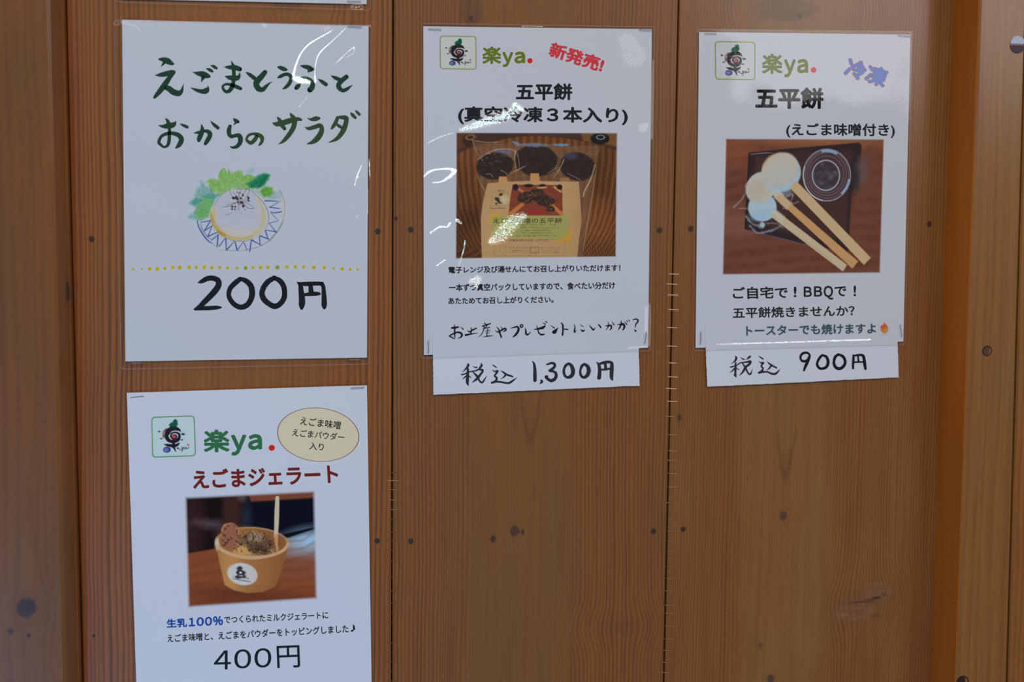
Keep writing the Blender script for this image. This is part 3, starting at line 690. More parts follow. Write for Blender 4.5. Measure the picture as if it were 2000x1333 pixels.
def paint_salad(p):
    for pts, c, a, rg in (
        ([(60, 570), (140, 480), (200, 330), (240, 240), (300, 320), (360, 360), (430, 420), (500, 450), (430, 560), (380, 700), (330, 770), (230, 810), (60, 810), (40, 750), (150, 690), (190, 620)], (112, 168, 158), 0.75, 30),
        ([(150, 700), (200, 620), (240, 520), (330, 500), (440, 520), (400, 640), (360, 760), (240, 810), (165, 770)], (108, 176, 96), 0.8, 22),
        ([(310, 250), (380, 215), (490, 230), (530, 100), (570, 70), (610, 130), (650, 80), (690, 140), (780, 100), (830, 110), (860, 170), (960, 150), (1020, 200), (1000, 300), (900, 370), (760, 360), (600, 420), (520, 440), (440, 410), (370, 340)], (128, 184, 86), 0.85, 20),
        ([(560, 360), (760, 280), (960, 300), (1080, 380), (1130, 470), (960, 390), (760, 355), (580, 430)], (140, 186, 130), 0.6, 20),
        ([(1100, 380), (1170, 330), (1280, 350), (1285, 430), (1230, 480), (1140, 480)], (100, 164, 62), 0.95, 16),
        ([(1190, 480), (1300, 400), (1420, 400), (1400, 520), (1220, 530)], (140, 178, 178), 0.55, 24),
        ([(910, 110), (960, 70), (1030, 50), (1010, 130), (930, 160)], (140, 186, 188), 0.6, 18),
        ([(890, 290), (1000, 240), (1060, 170), (1160, 140), (1240, 160), (1210, 240), (1150, 310), (1080, 355), (960, 350)], (24, 128, 84), 0.95, 12),
        ([(70, 580), (160, 500), (250, 520), (210, 600)], (56, 146, 120), 0.6, 18),
        ([(250, 470), (360, 430), (500, 440), (460, 500), (340, 500)], (58, 150, 112), 0.55, 20)):
        p.poly(pts, np.array(c)*0.93, 40, a, rag=rg, seed=int(pts[0][0]))
    tch = np.clip(np.abs(p.C-np.array(PAPER)).sum(-1, keepdims=True)/60, 0, 1); c0 = p.C.copy(); p.grain(0.10, 30, 8); p.C = c0*(1-tch)+p.C*tch
    for pts, c in (([(1080, 340, 20), (1130, 250, 60), (1200, 170, 30)], (20, 104, 66)), ([(960, 330, 20), (1060, 270, 40)], (16, 110, 70)),
                   ([(500, 220, 10), (520, 130, 12), (570, 75, 14), (600, 120, 14), (590, 180, 12)], (70, 150, 40)), ([(640, 90, 16), (655, 150, 10)], (76, 156, 44)), ([(690, 120, 8), (700, 260, 10)], (84, 158, 56)),
                   ([(780, 105, 14), (790, 210, 12)], (84, 158, 50)), ([(830, 110, 10), (835, 200, 10)], (84, 158, 50)), ([(340, 250, 12), (390, 260, 14), (460, 320, 12)], (84, 160, 40)),
                   ([(850, 240, 10), (880, 180, 10), (930, 165, 10), (960, 210, 10), (900, 300, 10)], (70, 146, 56)), ([(370, 330, 10), (390, 380, 12), (440, 420, 8)], (60, 140, 60)),
                   ([(560, 240, 8), (600, 340, 8)], (92, 160, 70)), ([(480, 230, 8), (510, 320, 10)], (84, 156, 66)), ([(740, 180, 8), (745, 230, 10)], (84, 158, 50)),
                   ([(250, 470, 10), (380, 500, 12), (460, 500, 8)], (40, 130, 100)), ([(200, 620, 8), (160, 680, 8), (190, 720, 8), (280, 680, 8)], (80, 150, 80)), ([(150, 760, 8), (180, 800, 8), (250, 815, 6)], (90, 150, 90)),
                   ([(1110, 400, 16), (1150, 460, 10)], (70, 150, 50)), ([(1190, 360, 20), (1220, 420, 14)], (82, 156, 44))): p.line(pts, c, 12, 0.75, n=5)
    # plate
    p.line([(240, 860, 10), (255, 940, 26), (320, 1040, 22), (390, 1100, 10)], (128, 134, 146), 14, 0.8)
    p.line([(1380, 380, 6), (1440, 520, 8), (1455, 640, 8), (1430, 800, 10), (1400, 890, 20), (1330, 1000, 18), (1235, 1110, 22)], (130, 130, 128), 10, 0.9, n=8)
    p.line([(1420, 540, 20), (1440, 660, 18), (1420, 800, 16)], (190, 184, 160), 30, 0.7)
    p.line([(1235, 1110, 8), (1100, 1190, 6), (940, 1240, 7), (780, 1262, 7), (600, 1255, 6), (510, 1245, 6), (420, 1160, 5)], (92, 100, 112), 8, 0.9, n=8)
    p.line([(470, 1220, 30), (640, 1275, 14), (860, 1262, 10)], (196, 196, 176), 26, 0.6)
    p.line([(185, 830, 14), (215, 930, 16), (280, 1040, 18), (350, 1120, 16), (410, 1158, 8)], (48, 74, 148), 8, 0.95, n=6)
    p.line([(155, 790, 5), (180, 812, 6), (240, 815, 5), (300, 800, 4)], (130, 170, 150), 6, 0.7)
    zz = [[(240, 850, 10), (380, 822, 16)], [(378, 830, 16), (290, 970, 14)], [(290, 970, 14), (400, 900, 12), (408, 892, 10)], [(405, 895, 10), (340, 1055, 14)], [(340, 1055, 16), (480, 990, 14)], [(395, 1105, 16), (490, 1030, 10)], [(488, 1025, 18), (476, 1195, 18)],
          [(505, 1195, 16), (590, 1080, 10)], [(600, 1080, 18), (608, 1250, 12)], [(615, 1245, 18), (722, 1125, 8)], [(735, 1135, 16), (762, 1250, 20)], [(765, 1255, 12), (855, 1128, 8)], [(862, 1145, 12), (905, 1240, 12)], [(968, 1110, 16), (945, 1270, 16)],
          [(975, 1105, 18), (1120, 1185, 10)], [(1085, 1040, 14), (1095, 1170, 14)], [(1090, 1040, 18), (1220, 1092, 16)], [(1170, 965, 18), (1212, 1088, 14)], [(1172, 955, 10), (1335, 990, 16)], [(1228, 868, 10), (1330, 990, 12)], [(1230, 860, 10), (1360, 825, 8)], [(1250, 715, 8), (1355, 815, 6)],
          [(1250, 695, 10), (1300, 712, 16), (1405, 695, 14)], [(1235, 630, 16), (1380, 650, 10)], [(1238, 630, 10), (1390, 540, 6)], [(1168, 537, 18), (1260, 540, 14), (1350, 545, 10)]]
    for s_ in zz: p.line(s_, (52, 76, 150), 8, 0.95, n=3)
    # tofu
    p.poly([(375, 720), (385, 640), (440, 590), (500, 480), (600, 400), (720, 370), (880, 366), (980, 400), (1080, 470), (1160, 570), (1215, 690), (1222, 830), (1180, 950), (1080, 1050), (960, 1105), (820, 1122), (680, 1108), (560, 1060), (470, 970), (400, 860)], (172, 177, 190), 10)
    for pts, c, a in (([(385, 700, 30), (410, 820, 60), (470, 930, 70), (560, 1020, 60)], (200, 172, 96), 0.85), ([(560, 1030, 50), (700, 1075, 56), (840, 1090, 50), (980, 1050, 50)], (204, 180, 110), 0.85),
                      ([(980, 1050, 50), (1100, 940, 60), (1150, 800, 70), (1130, 660, 60), (1060, 500, 30)], (200, 186, 136), 0.75), ([(420, 650, 60), (440, 760, 50)], (206, 190, 120), 0.7),
                      ([(490, 980, 26), (560, 1020, 40), (600, 1040, 20)], (160, 118, 40), 0.8), ([(400, 760, 16), (425, 850, 22)], (176, 128, 50), 0.7), ([(560, 960, 60), (800, 1010, 80), (1000, 960, 60)], (202, 196, 168), 0.55)):
        p.line(pts, c, 34, a, n=6)
    for yb in (850, 900, 940): p.line([(560, yb, 8), (760, yb+45, 10), (1000, yb-10, 8)], (198, 196, 178), 12, 0.4, n=6)
    for pts in ([(440, 600, 5), (500, 490, 5), (560, 430, 5), (620, 400, 4)], [(760, 372, 5), (880, 367, 5), (960, 385, 4)], [(960, 390, 4), (1060, 470, 5), (1150, 570, 6), (1210, 690, 6), (1222, 820, 6), (1190, 915, 4)],
                [(375, 720, 4), (400, 850, 4), (470, 960, 4), (560, 1050, 4), (690, 1108, 5), (860, 1122, 5), (1000, 1085, 4)]): p.line(pts, (66, 70, 76), 6, 0.85, n=6)
    for pts in ([(655, 365, 6), (665, 420, 5), (700, 485, 4)], [(698, 405, 4), (780, 500, 4)], [(910, 350, 6), (860, 430, 5), (780, 540, 4)], [(935, 340, 6), (935, 410, 5), (865, 530, 4)], [(785, 420, 4), (790, 470, 4)], [(780, 545, 4), (660, 590, 5), (540, 635, 3)], [(770, 555, 4), (640, 615, 5), (585, 630, 3)],
                [(780, 560, 5), (785, 630, 6), (795, 700, 3)], [(865, 530, 4), (940, 590, 5), (1005, 635, 4)], [(855, 560, 4), (920, 640, 5), (1020, 650, 4)], [(690, 710, 3), (640, 730, 4), (580, 750, 3)], [(820, 380, 4), (790, 440, 4), (790, 500, 4)]): p.line(pts, (58, 58, 66), 5, 0.9, n=5)
    for a in ((712, 495, 22, 20), (750, 490, 20, 22), (770, 515, 18, 16), (820, 500, 20, 14), (848, 452, 14, 18), (925, 500, 15, 24), (932, 540, 14, 8), (828, 562, 28, 20), (852, 612, 22, 22), (695, 622, 20, 12), (738, 622, 12, 14), (690, 655, 14, 12), (730, 660, 10, 10), (805, 425, 18, 10), (765, 412, 8, 8), (875, 665, 12, 8)):
        p.ell(*a, (62, 44, 48), 0, 8, 0.95, rag=7)
    r2 = np.random.default_rng(4)
    for k in range(90):
        an = r2.uniform(0, 6.28); rd = r2.normal(0, 1); x = 785+math.cos(an)*abs(rd)*110; y = 560+math.sin(an)*abs(rd)*110
        if 560 < x < 1000 and 400 < y < 790: p.ell(x, y, r2.uniform(2.5, 6), r2.uniform(2.5, 5), (62, 52, 58), 0, 5, 0.9)
picture('painted_salad', [(363, 322), (562, 322), (562, 497), (363, 497)], [(22, 15), (1496, 15), (1496, 1311), (22, 1311)], 0.55, HP+INK*0.5, paint_salad, p1, PAPER, feather=5)

# ================================================================= gelato poster (plain paper)
p4 = poster([(247.6, 767.8), (716.7, 753), (727, 1414), (269, 1420)], None, 'unlaminated white sheet with a gelato cup photograph under a cream oval, priced 400', group='menu posters pinned to the boards')
logo([(296.2, 815.5), (379.5, 812.8), (382, 890.8), (297.8, 893.8)], (178, 200, 204), (74, 128, 74), p4, 1.0)
Z3 = (200, 730, 3.571)
def TL(chars, Z, boxes, mat, par, bold, skew=0.0):
    for ch_, (x0, x1, y0, y1) in zip(chars, boxes): T(ch_, Z, (x0, y0), (x1, y0+skew*(x1-x0)), (x0, y1), mat, par, bold)
def T(s, Z, tl, tr, bl, mat, par, bold=0.0, h=None, name='printed_text'):
    q = z(*Z, tl, tr, bl); return text(s, q[0], q[1], q[2], h or (HP+INK), mat, par, name, bold)
T('楽', Z3, (704, 392), (886, 390), (706, 551), green, p4, 0.028); TL('ｙａ', Z3, [(896, 1004, 429, 574), (1016, 1114, 424, 534)], green, p4, 0.034, -0.02)
q = z(*Z3, (1181, 519))[0]; disc(*q, 6.0, 5.8, HP+INK, red, p4, 'red_full_stop')
ov = disc(*z(*Z3, (1505, 427))[0], 287/3.571, 188/3.571, HP+INK*0.6, cream, p4, 'oval_badge', 5.5)
disc(*z(*Z3, (1505, 427))[0], 287/3.571, 188/3.571, HP+INK, brown, ov, 'oval_outline', 5.5, inner=0.982)
T('えごま味噌', Z3, (1384, 300), (1666, 334), (1378, 358), black, ov, 0.012, HP+INK*1.2); T('えごまパウダー', Z3, (1328, 384), (1690, 420), (1322, 436), black, ov, 0.012, HP+INK*1.2); T('入り', Z3, (1446, 478), (1546, 488), (1441, 530), black, ov, 0.012, HP+INK*1.2)
T('えごまジェラート', Z3, (626, 672), (1640, 630), (634, 806), maroon, p4, 0.028)
Z4 = (200, 930, 3.307)
T('生乳', Z4, (413, 926), (545, 920), (416, 984), navy, p4, 0.03); TL('１００％', Z4, [(557, 599, 918, 974), (608, 655, 915, 972), (662, 708, 912, 970), (714, 779, 908, 968)], navy, p4, 0.034, -0.04); T('でつくられたミルクジェラートに', Z4, (786, 908), (1458, 876), (788, 956), black, p4, 0.018)
T('♪', Z4, (1602, 962), (1636, 960), (1604, 1008), black, p4, 0.006); T('えごま味噌と、えごまをパウダーをトッピングしました', Z4, (417, 1026), (1588, 962), (420, 1078), black, p4, 0.018)
TL('４００', Z4, [(721, 830, 1131, 1254), (852, 960, 1123, 1247), (982, 1091, 1116, 1241)], black, p4, 0.006, -0.03); T('円', Z4, (1124, 1100), (1272, 1094), (1130, 1244), black, p4, 0.006)
def paint_cup(p):
    p.C[:] = (22, 14, 16)
    p.ell(600, 320, 60, 300, (42, 24, 24), 0, 60); p.poly([(780, 90), (900, 90), (885, 420), (770, 420)], (58, 34, 28), 40, 0.9)
    p.poly([(930, 80), (1420, 60), (1420, 140), (960, 172)], (112, 62, 44), 16); p.poly([(930, 172), (1420, 145), (1420, 420), (1200, 420), (930, 430)], (11, 12, 24), 20)
    p.ell(930, 270, 24, 70, (60, 74, 110), 0, 60, 0.5); p.ell(690, 310, 66, 22, (120, 104, 110), 5, 60, 0.6, rag=20); p.ell(905, 140, 24, 24, (120, 120, 100), 0, 40, 0.5); p.ell(560, 340, 30, 120, (60, 36, 34), 0, 60, 0.5)
    tb = [(480, 515), (760, 465), (1200, 405), (1450, 358), (1450, 900), (480, 900)]
    p.poly(tb, (122, 66, 38), 10); m = p.poly(tb, 0, 10, ret=True)
    gx = np.clip((p.X-950)/450, 0, 1)*np.clip((760-p.Y)/420, 0, 1)
    p.put(m*gx*0.9, (124, 82, 82)); p.ell(1330, 420, 150, 70, (140, 176, 200), -8, 110, 1.0); p.poly([(1380, 330), (1380, 340), (1210, 396), (930, 430)], (11, 12, 24), 8)
    wv = np.sin((p.Y*0.9+p.X*0.12+40*vnoise(p.X, p.Y, 160, 5, 2)*3)*0.10)
    p.put(m*np.clip(wv, 0, 1)*0.22, (92, 46, 30)); p.put(m*np.clip((p.Y-720)/180, 0, 1)*0.5, (96, 46, 28))
    p.ell(900, 770, 250, 40, (84, 42, 26), 4, 90, 0.8)
    body = [(735, 455), (765, 600), (790, 705), (850, 740), (940, 758), (1040, 750), (1115, 715), (1160, 600), (1203, 440), (1100, 400), (850, 400)]
    p.poly(body, (156, 108, 62), 8); mb = p.poly(body, 0, 8, ret=True)
    p.put(mb*np.clip((p.X-900)/280, 0, 1)*0.8, (124, 76, 44)); p.put(mb*np.clip((p.Y-690)/90, 0, 1)*0.4, (120, 76, 46)); p.put(mb*np.exp(-((p.X-830)/60)**2)*0.3, (206, 160, 100))
    p.ell(967, 432, 237, 101, (180, 142, 100), 2, 8); p.ell(968, 427, 222, 88, (126, 82, 48), 2, 8); p.ell(900, 380, 120, 40, (160, 106, 60), 0, 60, 0.7); p.ell(740, 440, 14, 34, (220, 214, 200), 0, 14, 0.8)
    mi = p.ell(968, 427, 222, 88, 0, 2, 8, ret=True)
    def inn(cx, cy, rx, ry, c, rot=0, soft=10, a=1., rag=0, seed=1):
        p.put(p.ell(cx, cy, rx, ry, c, rot, soft, a, rag, seed, ret=True)*np.maximum(mi, (p.Y < 430)*1.0), c)
    inn(975, 470, 140, 72, (172, 128, 76), 3, 12, 1, 8); inn(900, 480, 60, 40, (186, 142, 84), 0, 40, 0.8)
    inn(1000, 430, 115, 55, (90, 66, 46), 12, 24, 0.95, 16, 3); inn(985, 395, 48, 30, (150, 130, 104), 0, 24, 0.9, 14, 5); inn(1010, 480, 70, 32, (70, 50, 38), 0, 24, 0.8, 20, 6)
    sp_ = vnoise(p.X, p.Y, 9, 33, 2); ms = p.ell(990, 440, 150, 85, 0, 6, 30, ret=True)*mi
    p.put(ms*np.clip((sp_-0.58)*9, 0, 1)*0.8, (44, 32, 28)); p.put(ms*np.clip((vnoise(p.X, p.Y, 8, 44, 2)-0.68)*9, 0, 1)*0.5, (160, 132, 98))
    p.poly([(770, 345), (785, 315), (835, 303), (870, 330), (884, 370), (872, 450), (835, 492), (790, 470), (762, 430)], (138, 88, 66), 8, 1, rag=8)
    mk = p.poly([(770, 345), (785, 315), (835, 303), (870, 330), (884, 370), (872, 450), (835, 492), (790, 470), (762, 430)], 0, 8, ret=True)
    p.put(mk*np.clip((vnoise(p.X, p.Y, 12, 55, 2)-0.60)*8, 0, 1)*0.7, (60, 36, 30)); p.line([(772, 350, 10), (790, 320, 8), (840, 306, 8), (872, 336, 8), (882, 375, 6)], (196, 150, 120), 8, 0.5)
    p.line([(1130, 142, 24), (1127, 230, 30), (1124, 330, 28), (1120, 390, 24)], (206, 190, 164), 6, n=8); p.line([(1122, 390, 24), (1124, 430, 18), (1130, 480, 14)], (196, 142, 92), 8, n=4)
    p.line([(735, 450, 12), (790, 492, 14), (880, 522, 16), (980, 532, 16), (1090, 515, 14), (1170, 480, 14), (1200, 440, 12)], (206, 168, 124), 6, n=8)
    p.ell(905, 635, 98, 70, (196, 194, 192), 12, 8); p.put(p.ell(905, 635, 98, 70, 0, 12, 8, ret=True)*np.clip((p.X-900)/120, 0, 1)*0.3, (150, 130, 116))
    for a in ((885, 598, 20, 15, 0), (888, 625, 26, 18, 10), (905, 628, 24, 18, 0), (880, 655, 30, 9, 5), (915, 650, 18, 8, -10)): p.ell(*a[:4], (44, 44, 50), a[4], 8, 0.95, rag=6)
    p.ell(893, 626, 9, 8, (180, 180, 180), 0, 5); p.line([(845, 664, 6), (900, 676, 8), (955, 684, 6)], (92, 90, 94), 5, 0.8); p.line([(908, 656, 4), (945, 664, 5)], (60, 60, 64), 5, 0.9)
    p.grain(0.03, 7, 9)
picture('printed_photo', [(359, 969.5), (617, 957), (622, 1172.5), (365, 1190)], [(526, 131), (1379, 89), (1396, 802), (546, 860)], 0.9, HP+INK*0.5, paint_cup, p4, PAPER, feather=8)

# ================================================================= frozen three pack poster
p2 = poster([(826.8, 51.3), (1273.3, 57), (1265.8, 679.5), (828, 693.8)], [(823, 45), (1279, 52), (1271, 686), (822, 701)],
    'laminated sheet with a photo of three packed rice cakes and glare over its text', group='menu posters pinned to the boards', dents=[
    ('blob', [(900, 254, 5), (925, 246, 9), (955, 236, 13), (982, 228, 13), (1008, 216, 9)], 9, 1, 0.125, D), ('blob', [(1005, 205, 7), (1020, 215, 6)], 5, 1, 0.11, D),
    ('blob', [(960, 472, 10), (978, 458, 20), (1000, 436, 19), (1022, 422, 10)], 10, 1, 0.14, D),
    ('line', [(828, 345, 2), (838, 336, 3), (855, 331, 2), (878, 330, 3), (889, 334, 4)], 2, 1, 0.06, D), ('blob', [(886, 338, 5), (876, 347, 5), (862, 355, 2.5), (845, 357, 2)], 4, 1, 0.055, D),
    ('blob', [(879, 437, 4), (873, 443, 3), (858, 444, 3), (841, 455, 3)], 4, 1, 0.085, D), ('blob', [(892, 430, 5), (900, 436, 4)], 4, 1, 0.09, D), ('line', [(852, 520, 1.5), (862, 513, 2), (870, 508, 2)], 2, 1, 0.08, D),
    ('line', [(836, 280, 1.4), (850, 272, 1.2), (870, 264, 1.2), (885, 260, 1)], 1.5, 1, 0.07, D), ('line', [(896, 520, 1), (905, 490, 2), (908, 470, 2)], 2, 1, 0.10, D),
    ('blob', [(920, 550, 7), (935, 545, 8), (930, 560, 6)], 8, 1, 0.135, D), ('blob', [(1225, 80, 10), (1240, 110, 14)], 12, 1, 0.42, L_KEY), ('blob', [(1262, 245, 4), (1255, 250, 6)], 6, 1, 0.12, L_KEY),
    ('line', [(1276, 120, 1.5), (1275, 170, 2), (1274, 240, 2.2), (1273, 270, 1.4)], 2, 1, 0.04, L_KEY), ('line', [(1020, 51, .8), (1040, 51, 1), (1060, 51.5, .8)], 1, 1, 0.05, D), ('line', [(1262, 600, 2), (1262, 650, 3)], 3, 1, 0.1, L_KEY),
    ('line', [(1268, 595, 2), (1270, 640, 2.5), (1268, 675, 2)], 2, 1, 0.06, L_KEY), ('line', [(1228, 680, 2), (1262, 678, 2)], 2, 1, 0.06, L_KEY)])
logo([(859.5, 70.2), (929.8, 71.2), (930.2, 135.3), (860, 134.3)], (190, 200, 198), (108, 124, 50), p2, 0.9)
Z5 = (800, 30, 4.0)
T('楽', Z5, (568, 243), (716, 243), (568, 380), olive, p2, 0.028); TL('ｙａ', Z5, [(724, 810, 287, 404), (819, 903, 283, 376)], olive, p2, 0.034); disc(*z(*Z5, (940, 355))[0], 5.1, 5.1, HP+INK, red, p2, 'red_full_stop')
T('新発売!', Z5, (1112, 203), (1532, 336), (1078, 318), red2, p2, 0.035)
T('五平餅', Z5, (830, 530), (1272, 530), (830, 664), black, p2, 0.030); T('(真空冷凍３本入り)', Z5, (378, 710), (1705, 718), (378, 852), black, p2, 0.028)
Z7 = (800, 500, 4.0)
T('電子レンジ及び湯せんにてお召し上がりいただけます！', Z7, (303, 84), (1646, 66), (305, 138), black, p2, 0.026)
T('一本ずつ真空パックしていますので、食べたい分だけ', Z7, (306, 220), (1606, 202), (308, 278), black, p2, 0.026)
T('あたためてお召し上がりください。', Z7, (302, 326), (1124, 314), (304, 380), black, p2, 0.026)
def weave(p):
    cx, cy = 880, 1180; dx, dy = p.X-cx, (p.Y-cy)*1.25; r = np.hypot(dx, dy)+18*vnoise(p.X, p.Y, 90, 3, 1); an = np.arctan2(dy, dx)
    ph = r/17.0; k = np.floor(ph); fr = ph-k; seg = np.sin(an*(k*17.0)/11.0+k*2.4)
    return np.clip(np.sin(fr*math.pi), 0, 1)*(0.72+0.38*seg)
def paint_pack(p):
    p.C[:] = (64, 44, 36); p.poly([(1290, 60), (1700, 60), (1700, 240), (1540, 200), (1330, 170)], (110, 76, 44), 14); p.poly([(100, 60), (330, 60), (300, 180), (100, 300)], (96, 58, 34), 30, 0.8); p.ell(1000, 115, 200, 16, (76, 56, 60), 0, 30, 0.6)
    mat_ = [(100, 310), (300, 225), (560, 160), (720, 130), (880, 122), (1080, 134), (1300, 165), (1500, 212), (1700, 280), (1700, 1400), (100, 1400)]
    m = p.poly(mat_, 0, 8, ret=True); w = weave(p)[..., None]; tone = (0.80+0.5*vnoise(p.X, p.Y, 300, 8, 2))[..., None]
    col = (np.array([66, 40, 22])*(1-w)+np.array([130, 80, 44])*w)*tone; shade = np.clip((p.Y-700)/700, 0, 1)*np.clip((700-p.X)/600, 0, 1)
    col = col*(1-0.35*shade[..., None]); p.C = p.C*(1-m[..., None])+col*m[..., None]
    p.ell(1485, 148, 88, 52, (30, 26, 28), 0, 10); p.ringl(1490, 135, 36, 20, 5, (110, 112, 120)); p.ell(260, 165, 56, 55, (52, 36, 30), 0, 16, 0.9); p.ringl(280, 135, 40, 20, 8, (130, 100, 76), -10, 0.8)
    bag = [(330, 330), (290, 160), (470, 190), (680, 200), (940, 195), (1200, 215), (1495, 215), (1440, 400), (1400, 860), (1320, 1250), (380, 1250), (370, 560)]
    p.poly(bag, (112, 84, 62), 10, 0.60); r3 = np.random.default_rng(12)
    for k in range(120):
        x, y = r3.uniform(330, 1420), r3.uniform(195, 560); l = r3.uniform(24, 90); a = r3.normal(0.5, 0.9)
        p.line([(x, y, 2.5), (x+l*.5*math.cos(a), y+l*.5*math.sin(a)+r3.normal(0, 6), 4), (x+l*math.cos(a), y+l*math.sin(a), 2)], (178, 150, 118) if k % 3 else (150, 150, 168), 4, 0.38)
    for a, s_ in (((508, 400, 172, 126, -8), 1), ((892, 352, 204, 146, 6), 2), ((1278, 408, 166, 130, 12), 3)):
        p.ell(*a[:4], (44, 35, 32), a[4], 14, 1, rag=9, seed=s_); mm = p.ell(*a[:4], 0, a[4], 14, 1, rag=9, seed=s_, ret=True)
        p.put(mm*np.clip((vnoise(p.X, p.Y, 26, 40+s_, 3)-0.52)*4, 0, 1)*0.5, (62, 50, 46)); p.put(mm*np.clip((vnoise(p.X, p.Y, 14, 50+s_, 2)-0.80)*9, 0, 1)*0.3, (106, 98, 94))
    p.put(p.ell(480, 320, 120, 60, 0, -10, 40, ret=True)*np.clip((vnoise(p.X, p.Y, 18, 61, 2)-0.62)*5, 0, 1)*0.7, (136, 128, 122)); p.ell(590, 270, 80, 22, (96, 100, 140), 15, 30, 0.8, rag=10); p.ell(880, 208, 120, 18, (104, 124, 160), 0, 16, 0.8, rag=10); p.ell(1120, 206, 80, 12, (90, 136, 180), 0, 8, 0.9, rag=6); p.ell(705, 190, 46, 12, (90, 130, 170), 20, 8, 0.9); p.ell(1215, 310, 60, 34, (66, 66, 92), 0, 30, 0.7)
    for l in ([(345, 340, 4), (520, 250, 7), (700, 270, 5), (740, 430, 4)], [(700, 260, 8), (690, 330, 6), (705, 420, 4)], [(650, 470, 4), (740, 430, 9), (790, 400, 4)], [(1150, 340, 10), (1110, 430, 7), (1060, 500, 4)], [(1440, 390, 10), (1400, 520, 12), (1340, 640, 14), (1330, 690, 10)], [(1450, 420, 4), (1420, 640, 4), (1380, 860, 4), (1330, 1180, 3)],
              [(290, 160, 4), (420, 180, 5), (560, 180, 4)], [(300, 170, 4), (350, 300, 4)], [(340, 480, 4), (380, 580, 5), (440, 660, 3)], [(420, 480, 4), (460, 476, 6), (490, 505, 5)], [(1180, 470, 4), (1240, 500, 5), (1300, 530, 4)], [(1000, 470, 4), (1060, 430, 6), (1100, 360, 4)], [(560, 440, 6), (620, 480, 5), (600, 540, 4)]): p.line(l, (196, 172, 138), 5, 0.65, n=6)
    p.poly([(545, 500), (610, 500), (632, 560), (540, 560)], (186, 134, 82), 8); p.poly([(838, 470), (915, 470), (925, 550), (838, 550)], (190, 136, 84), 8); p.poly([(1120, 510), (1200, 510), (1210, 556), (1110, 552)], (150, 106, 66), 10, 0.9)
    card = [(440, 562), (620, 548), (860, 540), (1080, 546), (1288, 548), (1300, 720), (1313, 905), (1290, 1080), (1272, 1262), (385, 1262), (378, 1060), (374, 900), (395, 740), (415, 650)]
    p.poly(card, (172, 140, 98), 5); mc = p.poly(card, 0, 5, ret=True); p.put(mc*np.clip((vnoise(p.X, p.Y, 220, 71, 2)-0.4)*1.4, 0, 1)*0.35, (160, 124, 84)); p.put(mc*np.clip((p.X-1150)/170, 0, 1)*0.35, (150, 116, 80))
    p.poly([(672, 575), (1132, 580), (1138, 866), (632, 866), (650, 700)], (132, 64, 44), 5); mi = p.poly([(672, 575), (1132, 580), (1138, 866), (632, 866), (650, 700)], 0, 5, ret=True)
    p.put(mi*vnoise(p.X, p.Y, 40, 81, 3)*0.6, (92, 48, 40))
    for pts, c in (([(640, 860, 40), (760, 760, 34)], (196, 116, 64)), ([(1040, 770, 30), (1130, 850, 34)], (196, 116, 64)), ([(700, 600, 26), (800, 660, 22)], (176, 110, 74)), ([(1120, 640, 20), (1060, 600, 20)], (190, 140, 90)), ([(830, 830, 60), (960, 830, 60)], (140, 46, 46)), ([(980, 600, 16), (900, 610, 14)], (200, 160, 110))): p.line(pts, c, 8, 0.9, n=3)
    for a in ((820, 585, 44, 16), (950, 582, 32, 12), (1108, 598, 26, 24), (700, 600, 26, 30)): p.ell(*a, (36, 28, 28), 0, 6, 0.95)
    for a in ((800, 695, 84, 54, -5), (900, 640, 70, 30, 5), (965, 722, 94, 54, 8), (1020, 800, 46, 26, 0)):
        p.ell(*a[:4], (52, 38, 34), a[4], 8, 1, rag=8); mm = p.ell(*a[:4], 0, a[4], 8, 1, ret=True); p.put(mm*np.clip((vnoise(p.X, p.Y, 10, 91, 2)-0.6)*6, 0, 1)*0.6, (132, 100, 76))
    p.poly([(462, 842), (560, 836), (560, 950), (462, 944)], (190, 152, 60), 8, 0.85); p.poly([(1095, 1018), (1216, 990), (1218, 1118), (1085, 1110)], (190, 144, 52), 10, 0.9); p.poly([(480, 880), (640, 862), (1186, 862), (1188, 1050), (1090, 1085), (720, 1070), (470, 1055)], (146, 148, 82), 10, 0.92)
    # small illegible print: rows of specks
    for yb, x0, x1 in ((950, 745, 1075), (976, 740, 1095), (1000, 740, 1025), (1024, 740, 1070), (1050, 700, 1080)):
        m_ = (np.abs(p.Y-yb) < 6)*(p.X > x0)*(p.X < x1)*1.0; p.put(m_*np.clip((vnoise(p.X, p.Y*2, 6, 7+yb, 2)-0.5)*6, 0, 1)*0.8, (66, 66, 44))
    for x0 in (628, 930):
        for yb in (1163, 1185, 1206):
            m_ = (np.abs(p.Y-yb) < 5)*(p.X > x0)*(p.X < x0+185)*1.0; p.put(m_*np.clip((vnoise(p.X, p.Y*2, 6, 3+yb, 2)-0.5)*6, 0, 1)*0.7, (96, 74, 58))
    fr = [(500, 1110), (520, 1092), (1140, 1085), (1160, 1100), (1150, 1228), (1130, 1238), (520, 1235), (498, 1215)]
    for i in range(len(fr)): p.line([(*fr[i], 4), (*fr[(i+1) % len(fr)], 4)], (140, 106, 80), 4, 0.8, n=3)
    bx = [(832, 1155), (915, 1155), (915, 1212), (832, 1212)]
    for i in range(4): p.line([(*bx[i], 5), (*bx[(i+1) % 4], 5)], (104, 78, 58), 4, 0.85, n=3)
    bx = [(842, 1166), (888, 1166), (888, 1200), (842, 1200)]
    for i in range(4): p.line([(*bx[i], 3), (*bx[(i+1) % 4], 3)], (104, 78, 58), 4, 0.7, n=3)
    p.line([(550, 1150, 4), (560, 1200, 4), (590, 1212, 4), (610, 1150, 4), (550, 1150, 4)], (130, 100, 78), 4, 0.7)
    bx = [(488, 648), (630, 645), (620, 772), (470, 772)]
